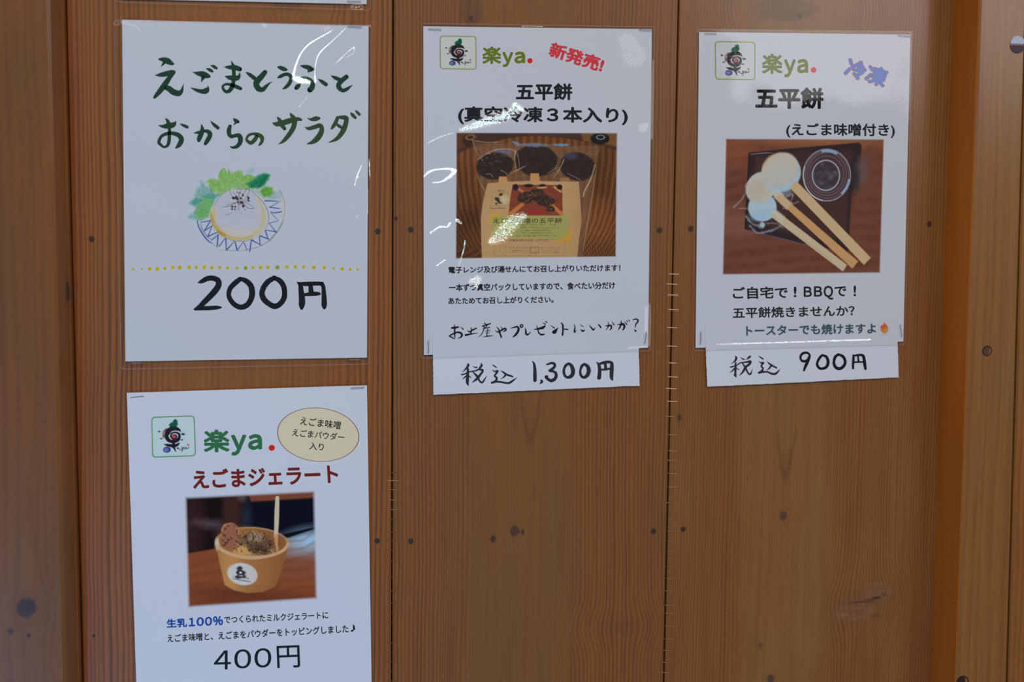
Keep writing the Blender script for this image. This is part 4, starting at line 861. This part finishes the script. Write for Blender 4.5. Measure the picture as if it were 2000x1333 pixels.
    for i in range(4): p.line([(*bx[i], 3), (*bx[(i+1) % 4], 3)], (132, 108, 80), 4, 0.8, n=3)
    for a in ((560, 668, 18, 14, -20), (530, 710, 24, 16, 20), (545, 735, 18, 12, 40), (520, 752, 14, 8, 0), (565, 745, 14, 8, -10)): p.ell(*a[:4], (48, 44, 40), a[4], 6, 0.95, rag=5)
    p.ell(595, 715, 34, 34, (222, 206, 176), 0, 40, 0.8); p.grain(0.03, 7, 5)
ph2 = picture('printed_photo', [(890.3, 258.2), (1206.5, 258.8), (1204, 502.8), (889.2, 506.5)], [(144, 87), (1650, 90), (1638, 1251), (137, 1268)], 0.9, HP+INK*0.5, paint_pack, p2, PAPER, feather=3)
Z6 = (860, 240, 4.76); inkb = flat('dark_brown_small_print', (66, 58, 44))
T('えごま味噌の五平餅', Z6, (492, 886), (1132, 884), (490, 936), inkb, p2, 0.01); T('冷凍五平餅のお召し上がり方', Z6, (640, 1082), (1000, 1082), (640, 1106), inkb, p2, 0.0)
T('楽ya', Z6, (532, 622), (594, 622), (532, 642), inkb, p2, 0.0); T('Tanoshiya.', Z6, (456, 784), (610, 784), (456, 806), inkb, p2, 0.0)

# ================================================================= grilled skewer poster
p3 = poster([(1365.3, 62.5), (1778.2, 67.7), (1764.3, 667.5), (1358.4, 680)], [(1361.5, 56.5), (1782.5, 61), (1768, 674), (1353.5, 686)],
    'laminated sheet with a photo of three white skewered rice cakes beside a clear tub', group='menu posters pinned to the boards', dents=[
    ('line', [(1768, 61.5, 1.4), (1776, 64, 2.4), (1780, 70, 1.8)], 2, 1, 0.03, L_KEY), ('line', [(1779.5, 100, 2), (1780.5, 130, 3.0), (1779, 165, 2)], 2.5, 1, 0.02, L_KEY), ('line', [(1400, 673, 2), (1600, 667, 2), (1700, 664, 2)], 2, 1, 0.12, D), ('line', [(1700, 63, 2), (1760, 64, 2)], 2, 1, 0.10, L_KEY)])
logo([(1396.6, 81.2), (1474.8, 82.2), (1474.5, 156), (1397.5, 155)], (176, 184, 190), (118, 134, 48), p3, 1.1)
Z8 = (1350, 40, 4.444)
T('楽', Z8, (613, 288), (792, 290), (613, 464), olive, p3, 0.028); TL('ｙａ', Z8, [(804, 908, 338, 494), (919, 1015, 334, 459)], olive, p3, 0.034); disc(*z(*Z8, (1062, 430))[0], 5.5, 5.5, HP+INK, flat('rose_red_print', (208, 56, 72)), p3, 'red_full_stop')
T('冷凍', Z8, (1366, 312), (1728, 428), (1312, 478), pinkish, p3, 0.050); T('冷凍', Z8, (1368, 318), (1724, 432), (1316, 474), blue, p3, 0.026, HP+INK*1.5)
T('五平餅', Z8, (556, 580), (1150, 582), (556, 768), flat('dense_black_print', (12, 12, 14)), p3, 0.034); T('(えごま味噌付き)', Z8, (824, 892), (1768, 896), (824, 1018), black, p3, 0.022)
Z9 = (1340, 530, 4.348)
nb = flat('near_black_print', (26, 30, 30)); T('ご自宅で', Z9, (394, 134), (862, 128), (398, 238), nb, p3, 0.022); T('!', Z9, (914, 132), (938, 132), (914, 222), nb, p3, 0.022); TL('ＢＢＱ', Z9, [(999, 1068, 131, 219), (1086, 1156, 128, 217), (1168, 1250, 124, 242)], nb, p3, 0.028); T('で', Z9, (1260, 130), (1362, 128), (1262, 216), nb, p3, 0.022); T('!', Z9, (1422, 122), (1444, 122), (1422, 214), nb, p3, 0.022); T('五平餅焼きませんか？', Z9, (394, 308), (1430, 288), (398, 402), flat('near_black_print', (26, 30, 30)), p3, 0.020)
def paint_skewer(p):
    p.C[:] = (104, 62, 48); w = np.sin((p.Y+0.10*p.X+60*vnoise(p.X, p.Y, 260, 4, 2)*2)*0.055)*0.5+0.5
    p.put(w*0.40*vnoise(p.X, p.Y, 60, 2, 2)*1.6, (82, 38, 28)); p.put(np.clip((vnoise(p.X*0.5, p.Y, 150, 6, 2)-0.4)*2, 0, 1)*0.35, (120, 76, 58)); p.ell(950, 110, 330, 40, (168, 122, 74), 2, 120, 0.7); p.ell(180, 820, 220, 120, (136, 92, 76), 20, 160, 0.5); p.ell(1420, 700, 60, 300, (104, 56, 46), 0, 100, 0.5); p.ell(200, 180, 160, 120, (140, 80, 48), 0, 120, .5)
    p.poly([(320, 214), (700, 178), (1275, 128), (1302, 150), (1290, 330), (1222, 560), (1205, 800), (1185, 1080), (900, 1025), (820, 1012), (560, 950), (285, 882), (300, 560)], (46, 34, 36), 8)
    p.poly([(380, 250), (700, 215), (1220, 200), (1190, 560), (1165, 960), (860, 960), (420, 850), (350, 560)], (66, 44, 42), 30, 0.9, rag=10); p.ell(900, 250, 300, 60, (54, 40, 42), 0, 80, .6); p.line([(332, 230, 6), (460, 218, 8), (530, 218, 4)], (148, 150, 158), 6, 0.7); p.line([(290, 882, 5), (560, 950, 8), (830, 1018, 6)], (84, 92, 130), 6, 0.7)
    p.poly([(1215, 565), (1250, 560), (1215, 960), (1190, 960)], (96, 58, 48), 12, 0.8); p.line([(330, 230, 10), (312, 560, 8), (292, 870, 8)], (34, 30, 34), 8, 0.8)
    p.ell(1300, 380, 66, 120, (92, 76, 78), 8, 50, 0.85, rag=26); p.ell(1235, 420, 44, 110, (44, 38, 42), 0, 50, 0.8, rag=26)
    p.ell(1000, 410, 200, 220, (74, 56, 62), 0, 16, 0.6); p.ell(992, 412, 112, 126, (58, 50, 58), 0, 12, 0.9); p.put(p.ell(992, 412, 112, 126, 0, 0, 12, ret=True)*np.clip((vnoise(p.X, p.Y, 40, 12, 3)-0.45)*3, 0, 1)*0.6, (98, 96, 108))
    for a, c, al in (((1000, 410, 205, 224, 7), (154, 158, 182), 0.75), ((1002, 404, 188, 206, 5), (126, 116, 128), 0.5), ((1000, 400, 168, 186, 8), (110, 96, 106), 0.6), ((998, 404, 148, 160, 5), (130, 122, 132), 0.45), ((992, 412, 118, 130, 8), (164, 172, 200), 0.8)): p.ringl(*a, c, 0, al)
    p.ringl(1000, 400, 180, 200, 16, (128, 170, 214), 0, 0.8, (255, 300)); p.ringl(1000, 408, 196, 214, 14, (140, 176, 220), 0, 0.8, (10, 50)); p.ringl(1000, 410, 204, 224, 8, (176, 184, 206), 0, 0.8, (100, 200))
    for l in ([(310, 540, 8), (260, 620, 10), (195, 688, 16)], [(300, 520, 10), (295, 490, 8), (330, 470, 6)], [(300, 770, 20), (350, 830, 12), (440, 860, 34)], [(330, 850, 14), (400, 910, 16), (520, 890, 20), (590, 860, 8)], [(360, 740, 8), (300, 700, 6), (240, 700, 6)], [(480, 830, 8), (560, 830, 10), (620, 870, 6)], [(640, 600, 10), (700, 580, 14), (690, 640, 8)], [(620, 700, 6), (700, 660, 8), (760, 640, 5)]): p.line(l, (148, 160, 182), 12, 0.65, rag=6)
    p.ell(440, 840, 24, 22, (148, 186, 204), 20, 10, 0.9)
    p.ell(440, 690, 124, 122, (158, 182, 198), -10, 12); p.ell(420, 760, 90, 50, (140, 176, 200), -10, 40, 0.6)
    p.ell(425, 520, 124, 142, (176, 176, 172), 30, 12); p.ell(400, 540, 84, 92, (172, 164, 150), 20, 60, 0.8); p.line([(315, 600, 10), (400, 650, 12), (500, 640, 10), (560, 590, 6)], (150, 174, 192), 14, 0.7)
    p.ell(605, 390, 172, 165, (156, 174, 190), -35, 12); p.ell(590, 360, 168, 136, (178, 174, 164), -35, 16); p.ell(585, 400, 118, 96, (172, 174, 172), -30, 60, 0.8); p.line([(450, 330, 20), (500, 260, 26), (590, 222, 20)], (186, 164, 130), 24, 0.6); p.line([(450, 480, 10), (560, 545, 22), (680, 500, 26), (745, 420, 12)], (156, 184, 202), 16, 0.8)
    p.ell(575, 580, 50, 34, (190, 190, 186), 20, 16, 0.9); p.ell(640, 560, 60, 40, (150, 170, 190), 0, 40, 0.5, rag=10)
    p.poly([(712, 466), (745, 470), (1382, 1128), (1322, 1190), (678, 520)], (186, 164, 126), 6); p.line([(720, 500, 10), (1040, 830, 14), (1350, 1140, 10)], (194, 174, 140), 14, 0.5)
    p.poly([(560, 598), (600, 578), (1270, 1160), (1222, 1224), (640, 690)], (188, 146, 98), 6); p.poly([(545, 610), (600, 570), (700, 655), (652, 712)], (200, 178, 146), 16, 0.9)
    p.poly([(530, 745), (560, 718), (1175, 1190), (1140, 1248), (520, 776)], (182, 168, 142), 6); p.poly([(525, 735), (570, 715), (640, 775), (600, 820)], (184, 182, 170), 20, 0.7)
    p.line([(700, 905, 5), (960, 1090, 8), (1125, 1240, 4)], (160, 132, 98), 5, 0.4); p.line([(1100, 1110, 6), (1180, 1180, 10)], (140, 84, 40), 8, 0.4)
    p.grain(0.03, 8, 5)
picture('printed_photo', [(1416.5, 269.6), (1728.2, 270.8), (1720.2, 534.6), (1410, 538.2)], [(118, 87), (1503, 93), (1468, 1265), (89, 1281)], 0.9, HP+INK*0.5, paint_skewer, p3, PAPER, feather=4)

# ================================================================= cut slips slid under the film, and the poster at the top edge
def slip(quad, h4, label):
    c = P(*np.mean(np.array(quad), 0), 0.0); r = empty('price_slip', c, label, 'price slip', 'hand lettered price slips'); sheet('paper_sheet', quad, h4, paper, r, n=40, rag=0.22); return r
HS = HP+0.00035
s2 = slip([(845, 636), (1246, 622), (1249.5, 754), (846.5, 771.5)], [HS, HS, HS+0.0002, HS+0.0006], 'white cut paper slip brush lettered 1,300 hanging below the middle poster')
s3 = slip([(1376.5, 633), (1752, 622), (1755, 737.5), (1381.5, 756)], [HS, HS, HS+0.0004, HS+0.0008], 'white cut paper slip brush lettered 900 hanging below the right poster')
def HB(base, quad, h4):   # height of ink above a sloping slip
    return base
def brush_on(strokes, ox, oy, sc, sl, mat, wmul=1.0):
    q, h4 = sl; n0 = len(bpy.data.objects)
    o = brush(strokes, ox, oy, sc, 0.0, mat, None, 'handwriting', wmul=wmul)
    me = o.data; V = np.empty(len(me.vertices)*3); me.vertices.foreach_get('co', V); V = V.reshape(-1, 3); px, py = proj(V); q = np.array(q)
    s_ = (px-q[0][0])/(q[1][0]-q[0][0]); t_ = (py-(q[0][1]+(q[1][1]-q[0][1])*s_))/((q[3][1]-q[0][1])*(1-s_)+(q[2][1]-q[1][1])*s_)
    hh = ((1-s_)*(1-t_))*h4[0]+(s_*(1-t_))*h4[1]+(s_*t_)*h4[2]+((1-s_)*t_)*h4[3]
    W2 = P(px, py, hh+0.00012-V[:, 1]); me.vertices.foreach_set('co', W2.ravel()); me.update(); return o
Q2 = ([(845, 636), (1246, 622), (1249.5, 754), (846.5, 771.5)], [HS, HS, HS+0.0002, HS+0.0006]); Q3 = ([(1376.5, 633), (1752, 622), (1755, 737.5), (1381.5, 756)], [HS, HS, HS+0.0004, HS+0.0008])
def put_on(o, par): o.parent = par; o.matrix_parent_inverse = par.matrix_world.inverted()
put_on(brush_on(parse("""125,310,30 190,305,40 258,290,20;175,245,10 180,330,26 182,430,26 180,525,12 120,490,22 80,465,20 150,425,25 230,395,28 300,410,35 322,450,35 300,490,25 240,515,5;305,290,8 345,335,22;430,355,6 465,385,22 550,340,25 605,315,20;500,300,10 510,350,22 490,430,22;395,450,35 490,430,25 630,412,8;
755,210,10 800,245,22;735,268,20 810,248,22 880,225,22;830,235,20 790,290,16;710,270,8 770,300,20;745,325,20 740,370,16 700,440,14 645,488,4;745,322,16 820,305,16 870,295,12;780,372,10 870,355,12;790,412,10 860,400,10;830,320,14 815,400,14 805,460,14;740,485,6 820,470,18 920,462,10;
975,360,8 1030,390,22 1100,350,28 1165,320,28 1180,352,26 1130,382,15;1005,290,8 1035,330,20 1060,400,28 1090,490,28;1080,285,5 1108,318,15;1275,315,8 1340,300,22 1400,285,28 1430,330,38 1410,390,40 1370,445,38 1320,488,15;1485,242,20 1462,262,20 1465,288,22 1490,298,22 1510,280,20 1505,252,20 1485,242,20;1555,310,8 1570,360,25 1575,425,32 1610,440,26 1670,385,6;
1730,335,8 1800,330,28 1890,305,40 1948,272,22 1900,330,18;1780,265,8 1805,330,18 1820,400,20 1870,440,28 1925,435,24;1905,215,6 1950,235,22;1945,180,6 1985,200,20"""), 870, 610, 10, Q2, sumi, 1.15), s2)
put_on(brush_on(parse("""155,260,6 225,310,22;190,385,12 225,390,66 258,355,46 300,305,5;360,205,12 390,250,28 395,350,28 385,450,28;400,330,12 450,335,22 492,338,20;610,240,6 630,290,18 620,350,25 625,395,22 660,350,5;730,245,6 790,285,15;735,335,5 780,370,32 825,350,10;
915,260,10 950,305,22 990,345,30 1025,305,5;1075,230,6 1110,265,25 1135,305,22;1230,270,15 1290,265,28 1335,265,28 1340,310,25 1320,345,22;1280,195,6 1285,260,22 1265,310,15 1230,350,8;1345,185,5 1395,245,22;1460,240,8 1530,240,36 1580,240,38 1595,290,35 1570,345,24;1530,165,8 1530,240,26 1500,310,22 1475,350,10;
1590,180,4 1645,240,20;1625,160,4 1655,190,15;1660,140,4 1695,175,18;1765,155,12 1810,135,20 1860,155,25 1850,200,25 1815,240,20 1810,295,15;1795,345,15 1815,370,30"""), 1060, 610, 10, Q2, sumi, 1.15), s2)
put_on(brush_on(parse("""285,195,12 310,230,52 270,300,48 215,355,25 160,405,4;125,460,8 160,465,32 230,445,28 330,400,28 440,375,28;300,330,46 295,420,58 290,520,66 285,620,72 290,680,58 315,735,12;250,500,30 210,540,26 165,580,6;330,500,25 370,535,18;415,265,5 480,290,28 515,285,30;620,195,24 632,240,52 600,290,48 550,340,38 470,375,28 380,390,22;
590,345,36 650,348,46 655,390,48 610,450,46;415,395,18 460,440,34 520,500,56;620,440,46 550,530,56 480,600,46 400,660,8;555,520,46 562,580,42 600,640,38 650,655,42 700,590,34 755,495,4;890,220,8 940,255,28 1000,292,20;895,350,8 950,385,32 1025,378,44 980,450,42 950,500,36 1000,540,46 990,600,48 940,645,50 890,668,36;
880,662,44 980,640,42 1100,645,42 1200,665,42 1300,670,48 1400,610,42 1500,535,4;1100,365,5 1160,405,34 1250,465,44 1390,512,36;1220,470,46 1180,520,32 1105,572,6"""), 890, 695, 12.5, Q2, sumi2, 1.1), s2)
put_on(brush_on(parse("""195,110,10 230,160,40 245,260,55 248,380,65 248,485,62;355,475,14 385,508,50 340,555,8;460,175,10 500,170,30 570,145,40 628,165,48 630,220,48 580,265,48 535,292,46;540,300,46 605,308,42 652,340,50 662,400,55 630,460,62 560,490,58 490,450,50 460,412,44 490,405,36;
905,155,44 850,195,48 815,270,45 815,340,48 840,400,45 890,425,50 950,405,66 988,350,70 988,270,72 955,190,58 905,155,44;1215,165,45 1165,205,52 1135,290,40 1140,370,48 1180,420,48 1230,418,58 1280,370,68 1300,290,74 1275,210,62 1215,165,45;
1445,125,8 1490,170,45 1510,250,60 1510,350,65 1500,435,70;1490,170,35 1580,140,50 1680,125,50 1745,145,55 1750,220,70 1745,330,70 1745,430,60 1765,482,22;1620,160,50 1630,250,52;1540,275,30 1620,270,40 1720,255,35"""), 1020, 695, 10, Q2, sumi2, 1.1), s2)
put_on(brush_on(parse("""350,150,20 375,190,50 350,260,48 300,310,25 245,350,4;200,435,8 250,430,34 340,400,28 410,370,26 470,325,30;355,320,36 355,420,52 350,520,56 350,600,48 345,640,66 375,700,10;320,470,30 270,530,30 210,580,6;380,460,20 440,500,20;485,180,5 540,220,28 600,240,20;735,155,44 700,185,56 670,212,30 635,240,5;
480,322,30 580,310,34 680,295,48 745,290,54 720,350,58 660,400,52;540,340,28 580,400,38;620,430,76 570,520,52 510,600,34 450,650,8;640,500,42 670,570,38 720,620,42 760,590,38 795,480,4;960,145,6 1020,190,34 1080,228,22;965,290,6 1020,320,34 1080,322,44 1040,370,44 1030,420,38 1070,460,38 1050,520,48 990,565,50 960,582,40;
960,582,48 1080,560,44 1190,560,38 1280,600,48 1380,612,54 1450,560,40 1520,480,4;1175,285,5 1230,340,34 1320,400,44 1425,453,35;1280,400,46 1230,470,34 1165,512,6"""), 1410, 685, 13.33, Q3, sumi2, 1.1), s3)
put_on(brush_on(parse("""380,180,36 330,120,48 250,112,54 182,152,54 158,220,50 180,285,48 240,310,54 310,280,48 370,195,40;365,200,60 320,320,68 270,430,62 238,520,42;655,168,50 600,230,58 550,320,54 545,400,58 600,468,58 670,475,58 750,440,64 790,360,68 785,270,64 740,195,58 655,168,46;1025,150,54 960,205,64 930,290,60 932,380,64 972,448,68 1040,478,68 1118,450,68 1178,370,64 1180,280,64 1130,195,64 1035,150,48;
1370,165,34 1375,250,58 1365,380,54 1365,470,46;1385,182,40 1480,165,48 1585,172,58 1618,250,68 1635,380,68 1652,480,56;1480,190,40 1490,300,40;1380,330,34 1480,325,38 1600,325,34"""), 1550, 680, 11.765, Q3, sumi, 1.06), s3)
tx = T('トースターでも焼けますよ', Z9, (510, 462), (1612, 440), (512, 552), teal, s3, 0.020, HS+0.00058)
def flame(p):
    p.poly([(1652, 500), (1650, 470), (1668, 452), (1672, 462), (1682, 434), (1700, 455), (1718, 480), (1716, 510), (1698, 530), (1670, 530)], (200, 92, 66), 5)
    m = p.poly([(1652, 500), (1650, 470), (1668, 452), (1672, 462), (1682, 434), (1700, 455), (1718, 480), (1716, 510), (1698, 530), (1670, 530)], 0, 5, ret=True)
    p.put(m*np.clip((p.Y-470+(p.X-1680)*0.6)/45, 0, 1), (222, 164, 78))
fq = z(*Z9, (1640, 425), (1728, 425), (1728, 540), (1640, 540)); picture('printed_flame', fq, [(1640, 425), (1728, 425), (1728, 540), (1640, 540)], 0.7, HS+0.00056, flame, s3, PAPER, feather=2)

p0 = poster([(232, -640), (722, -628), (716, 8.2), (238, -2)], [(220, -650), (730, -640), (724, 20.5), (225, 4)],
    'laminated white sheet cut off by the top edge, only its blank lower border showing', group='menu posters pinned to the boards', dents=[('blob', [(690, 14, 4), (702, 14, 5), (706, 18, 3)], 4, 1, 0.09, B_)])

# ================================================================= staples, nails, holes
G1 = 'staples pinning the menu sheets'
for a in ((679, 2.2, 704, 3.2, 'steel staple in the bottom right corner of the cut off top sheet'), (680.5, 51.5, 706, 52.8, 'steel staple in the top right corner of the salad poster'),
          (837.5, 57.0, 861.5, 57.8, 'steel staple in the top left corner of the three pack poster'), (1250, 58.0, 1272.5, 59.2, 'steel staple in the top right corner of the three pack poster'),
          (836.3, 666, 836.8, 690.5, 'upright steel staple in the bottom left corner of the three pack poster'), (1262.5, 649, 1259.5, 671, 'upright steel staple in the bottom right corner of the three pack poster'),
          (1378, 65, 1399, 65.8, 'steel staple in the top left corner of the skewer poster'), (1756, 68.8, 1778, 71.0, 'steel staple in the top right corner of the skewer poster'),
          (1369, 650, 1368.2, 672.5, 'upright steel staple in the bottom left corner of the skewer poster'), (1758.5, 636, 1761.5, 658, 'upright steel staple in the bottom right corner of the skewer poster'),
          (254, 777, 281, 774.5, 'steel staple in the top left corner of the gelato sheet'), (686, 758.8, 711, 757.6, 'steel staple in the top right corner of the gelato sheet'),
          (255, 709.5, 279, 709.2, 'steel staple below the bottom left corner of the salad poster'), (680, 703.5, 704, 702.5, 'steel staple below the bottom right corner of the salad poster')):
    staple(*a[:4], HP+0.0018 if a[1] < 760 else HP+0.0004, steel, a[4], G1, legs=0.005)
ys = [535.3, 555, 576.2, 604.8, 640, 676.2, 709, 736.2, 759, 784.2]; xs = [1306.7, 1303, 1304.6, 1305.3, 1303.5, 1303, 1306.3, 1305, 1301.5, 1304]; ln = [20, 20, 20, 20, 20, 20, 16, 19, 20, 19]
bright = flat('worn_staple_wire', (186, 164, 146), 0.45, 0.5); bright2 = flat('varnished_staple_wire', (150, 118, 94), 0.45, 0.5)
GS = 'old staples left along the seam right of the middle poster'
ORD = ['topmost', 'second', 'third', 'fourth', 'fifth', 'sixth', 'seventh', 'eighth', 'ninth', 'tenth', 'eleventh', 'twelfth', 'thirteenth', 'fourteenth', 'fifteenth', 'sixteenth', 'seventeenth', 'eighteenth', 'nineteenth', 'twentieth', 'lowest']
def nth(i, n): return 'lowest' if i == n-1 else ('topmost' if i == 0 else ORD[i]+' from the top')
for i, (y, x, l) in enumerate(zip(ys, xs, ln)): staple(x, y, x+l, y+0.9, 0.0006, bright, 'bare bright staple across the right seam, %s of the upper ten' % nth(i, 10), GS, r=0.00030)
y2 = [34, 124, 202, 249, 314, 380, 456, 535, 595, 643, 695, 768, 826, 887, 957, 997, 1059, 1122, 1178, 1237, 1285]; x2 = [150, 166, 165, 160, 165, 165, 152, 164, 160, 160, 160, 158, 155, 150, 148, 150, 150, 145, 140, 134, 128]
for i, (y, x) in enumerate(zip(y2, x2)): staple(1240+x/2.5, 800+y/2.5, 1240+x/2.5+17, 800+y/2.5+0.6, 0.0005, bright2 if y < 400 else dull, 'faint staple of the lower run on the right seam, %s' % nth(i, 21), 'old staples low on the right seam', r=0.00026)
y3 = [73, 121, 176, 236, 295, 353, 432, 483, 540, 605, 697, 783, 857, 912, 975, 1097, 1155, 1212, 1272, 1325]
for i, y in enumerate(y3): staple(720+(112-(i > 6)*6)/3.08, 900+y/3.08, 720+(180-(i > 6)*10)/3.08, 900+y/3.08+0.4, 0.0003, bright2 if i == 1 else (dull if i in (2, 3, 4) else dull2), ('sunken' if i != 1 else 'shiny')+' staple on the seam right of the gelato sheet, %s' % nth(i, 20), 'old staples along the left seam', r=0.00024)
nailm = flat('dark_nail_head', (46, 32, 26), 0.5, 0.4)
def nail(x, y, r, label):
    bm = bmesh.new(); n = 12
    c = P(x, y, 0.0); prev = None
    for rr_, yy_ in ((r, 0.0003), (r, -0.0003), (r*0.8, -0.0005)):
        ring = [bm.verts.new((c[0]+rr_*PX*math.cos(k*2*math.pi/n)*(1+0.10*math.sin(k*2+x)), yy_, c[2]+rr_*PX*math.sin(k*2*math.pi/n)*(1.12+0.08*math.cos(k*3+y)))) for k in range(n)]
        if prev:
            for k in range(n): bm.faces.new((prev[k], prev[(k+1) % n], ring[(k+1) % n], ring[k]))
        prev = ring
    bm.faces.new(prev[::-1]); bmesh.ops.recalc_face_normals(bm, faces=bm.faces)
    me = bpy.data.meshes.new('nail'); bm.to_mesh(me); bm.free(); me.materials.append(nailm); o = bpy.data.objects.new('nail', me); COL.objects.link(o)
    tag(o, label, 'nail', 'dark nails in the boards')
for a in ((179, 467, 5.5, 'dark nail head left of the salad poster, beside the left post'), (738, 452, 5.5, 'dark nail head just left of the seam between salad and middle posters'), (802, 448.5, 5.5, 'dark nail head just right of the seam between salad and middle posters'), (773.5, 427, 3.4, 'tiny dark nail in the seam between salad and middle posters'),
          (736.5, 1057, 5.2, 'dark nail head right of the gelato cup photo, left of the seam'), (802, 1057.5, 5.5, 'dark nail head right of the gelato cup photo, right of the seam'), (1288, 450, 5.5, 'dark nail head right of the middle poster, left of the seam'), (1349, 447, 5.5, 'dark nail head left of the skewer poster, right of the seam'),
          (1276.5, 1038, 5.4, 'dark nail head low on the middle board, left of the right seam'), (1334.5, 1034, 5.2, 'dark nail head low on the right board, beside the seam'), (1814.5, 438, 5.4, 'dark nail head in the orange strip beside the right post'), (183, 1243, 2.6, 'tiny dark nail left of the gelato sheet near the bottom')): nail(*a)

# counterbored bolt holes in the right post : a sunken wooden plug or bolt in a round hole
def hole(x, y, r, label, plug, kind):
    e = empty('bolt_hole', P(x, y, DR), label, 'bolt hole', 'round bolt holes in the right post'); c = P(x, y, DR); R_ = r*PX*0.93; n = 24
    y0 = -DR-0.00025
    V = []; 
    for rr_, yy_ in ((R_*1.06, y0+0.0002), (R_, y0-0.0002), (R_*0.86, y0+0.0001)):
        V += [(c[0]+rr_*math.cos(k*2*math.pi/n), yy_, c[2]+rr_*math.sin(k*2*math.pi/n)) for k in range(n)]
    Fc = [(a*n+k, a*n+(k+1) % n, (a+1)*n+(k+1) % n, (a+1)*n+k) for a in (0, 1) for k in range(n)]
    mesh_np('hole_rim', V, Fc, flat('hole_shadow_wood', (50, 34, 28), 0.6), e)
    t = 0.12 if kind else 0
    V = [(c[0]+R_*0.88*math.cos(k*2*math.pi/n), y0+0.00005-(0.0016*math.sin(k*2*math.pi/n) if kind else -0.0004*math.cos(k*2*math.pi/n)), c[2]+R_*0.88*math.sin(k*2*math.pi/n)) for k in range(n)]
    mesh_np('plug', V, [tuple(range(n))], plug, e)
    return e
plugd = flat('weathered_plug', (74, 58, 50), 0.6); plugs = flat('grey_sealed_plug', (84, 84, 100), 0.22, 0.6, 0.0); plugb = flat('dark_plug', (44, 32, 28), 0.6)
h1 = hole(1928, 686, 11.0, 'small round bolt hole with a brown plug halfway up the right post', plugd, 0)
h2 = hole(1880, 1333, 14.0, 'dark bolt hole at the bottom edge of the right post', plugb, 0)
# top plug: glossy tilted upper half, its bluish sheen put into the colour
c = P(1987, 87, DR); e = empty('bolt_hole', c, 'large shiny bluish bolt hole plug near the top of the right post', 'bolt hole', 'round bolt holes in the right post')
R_ = 17.5*PX*0.93; n = 20
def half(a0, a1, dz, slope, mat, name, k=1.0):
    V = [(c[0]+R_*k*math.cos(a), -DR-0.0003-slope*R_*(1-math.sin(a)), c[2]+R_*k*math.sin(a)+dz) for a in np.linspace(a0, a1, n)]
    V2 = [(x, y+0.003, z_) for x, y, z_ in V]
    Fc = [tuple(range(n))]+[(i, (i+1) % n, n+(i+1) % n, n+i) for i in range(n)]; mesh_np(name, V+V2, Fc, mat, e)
half(0.02, math.pi-0.02, 0.0004, 0.12, flat('plug_blue_sheen', (122, 138, 168), 0.25, 0.6), 'upper_plug_half'); half(math.pi+0.02, 2*math.pi-0.02, -0.0006, 0.05, flat('dark_grey_plug', (66, 56, 66), 0.5), 'lower_plug_half')
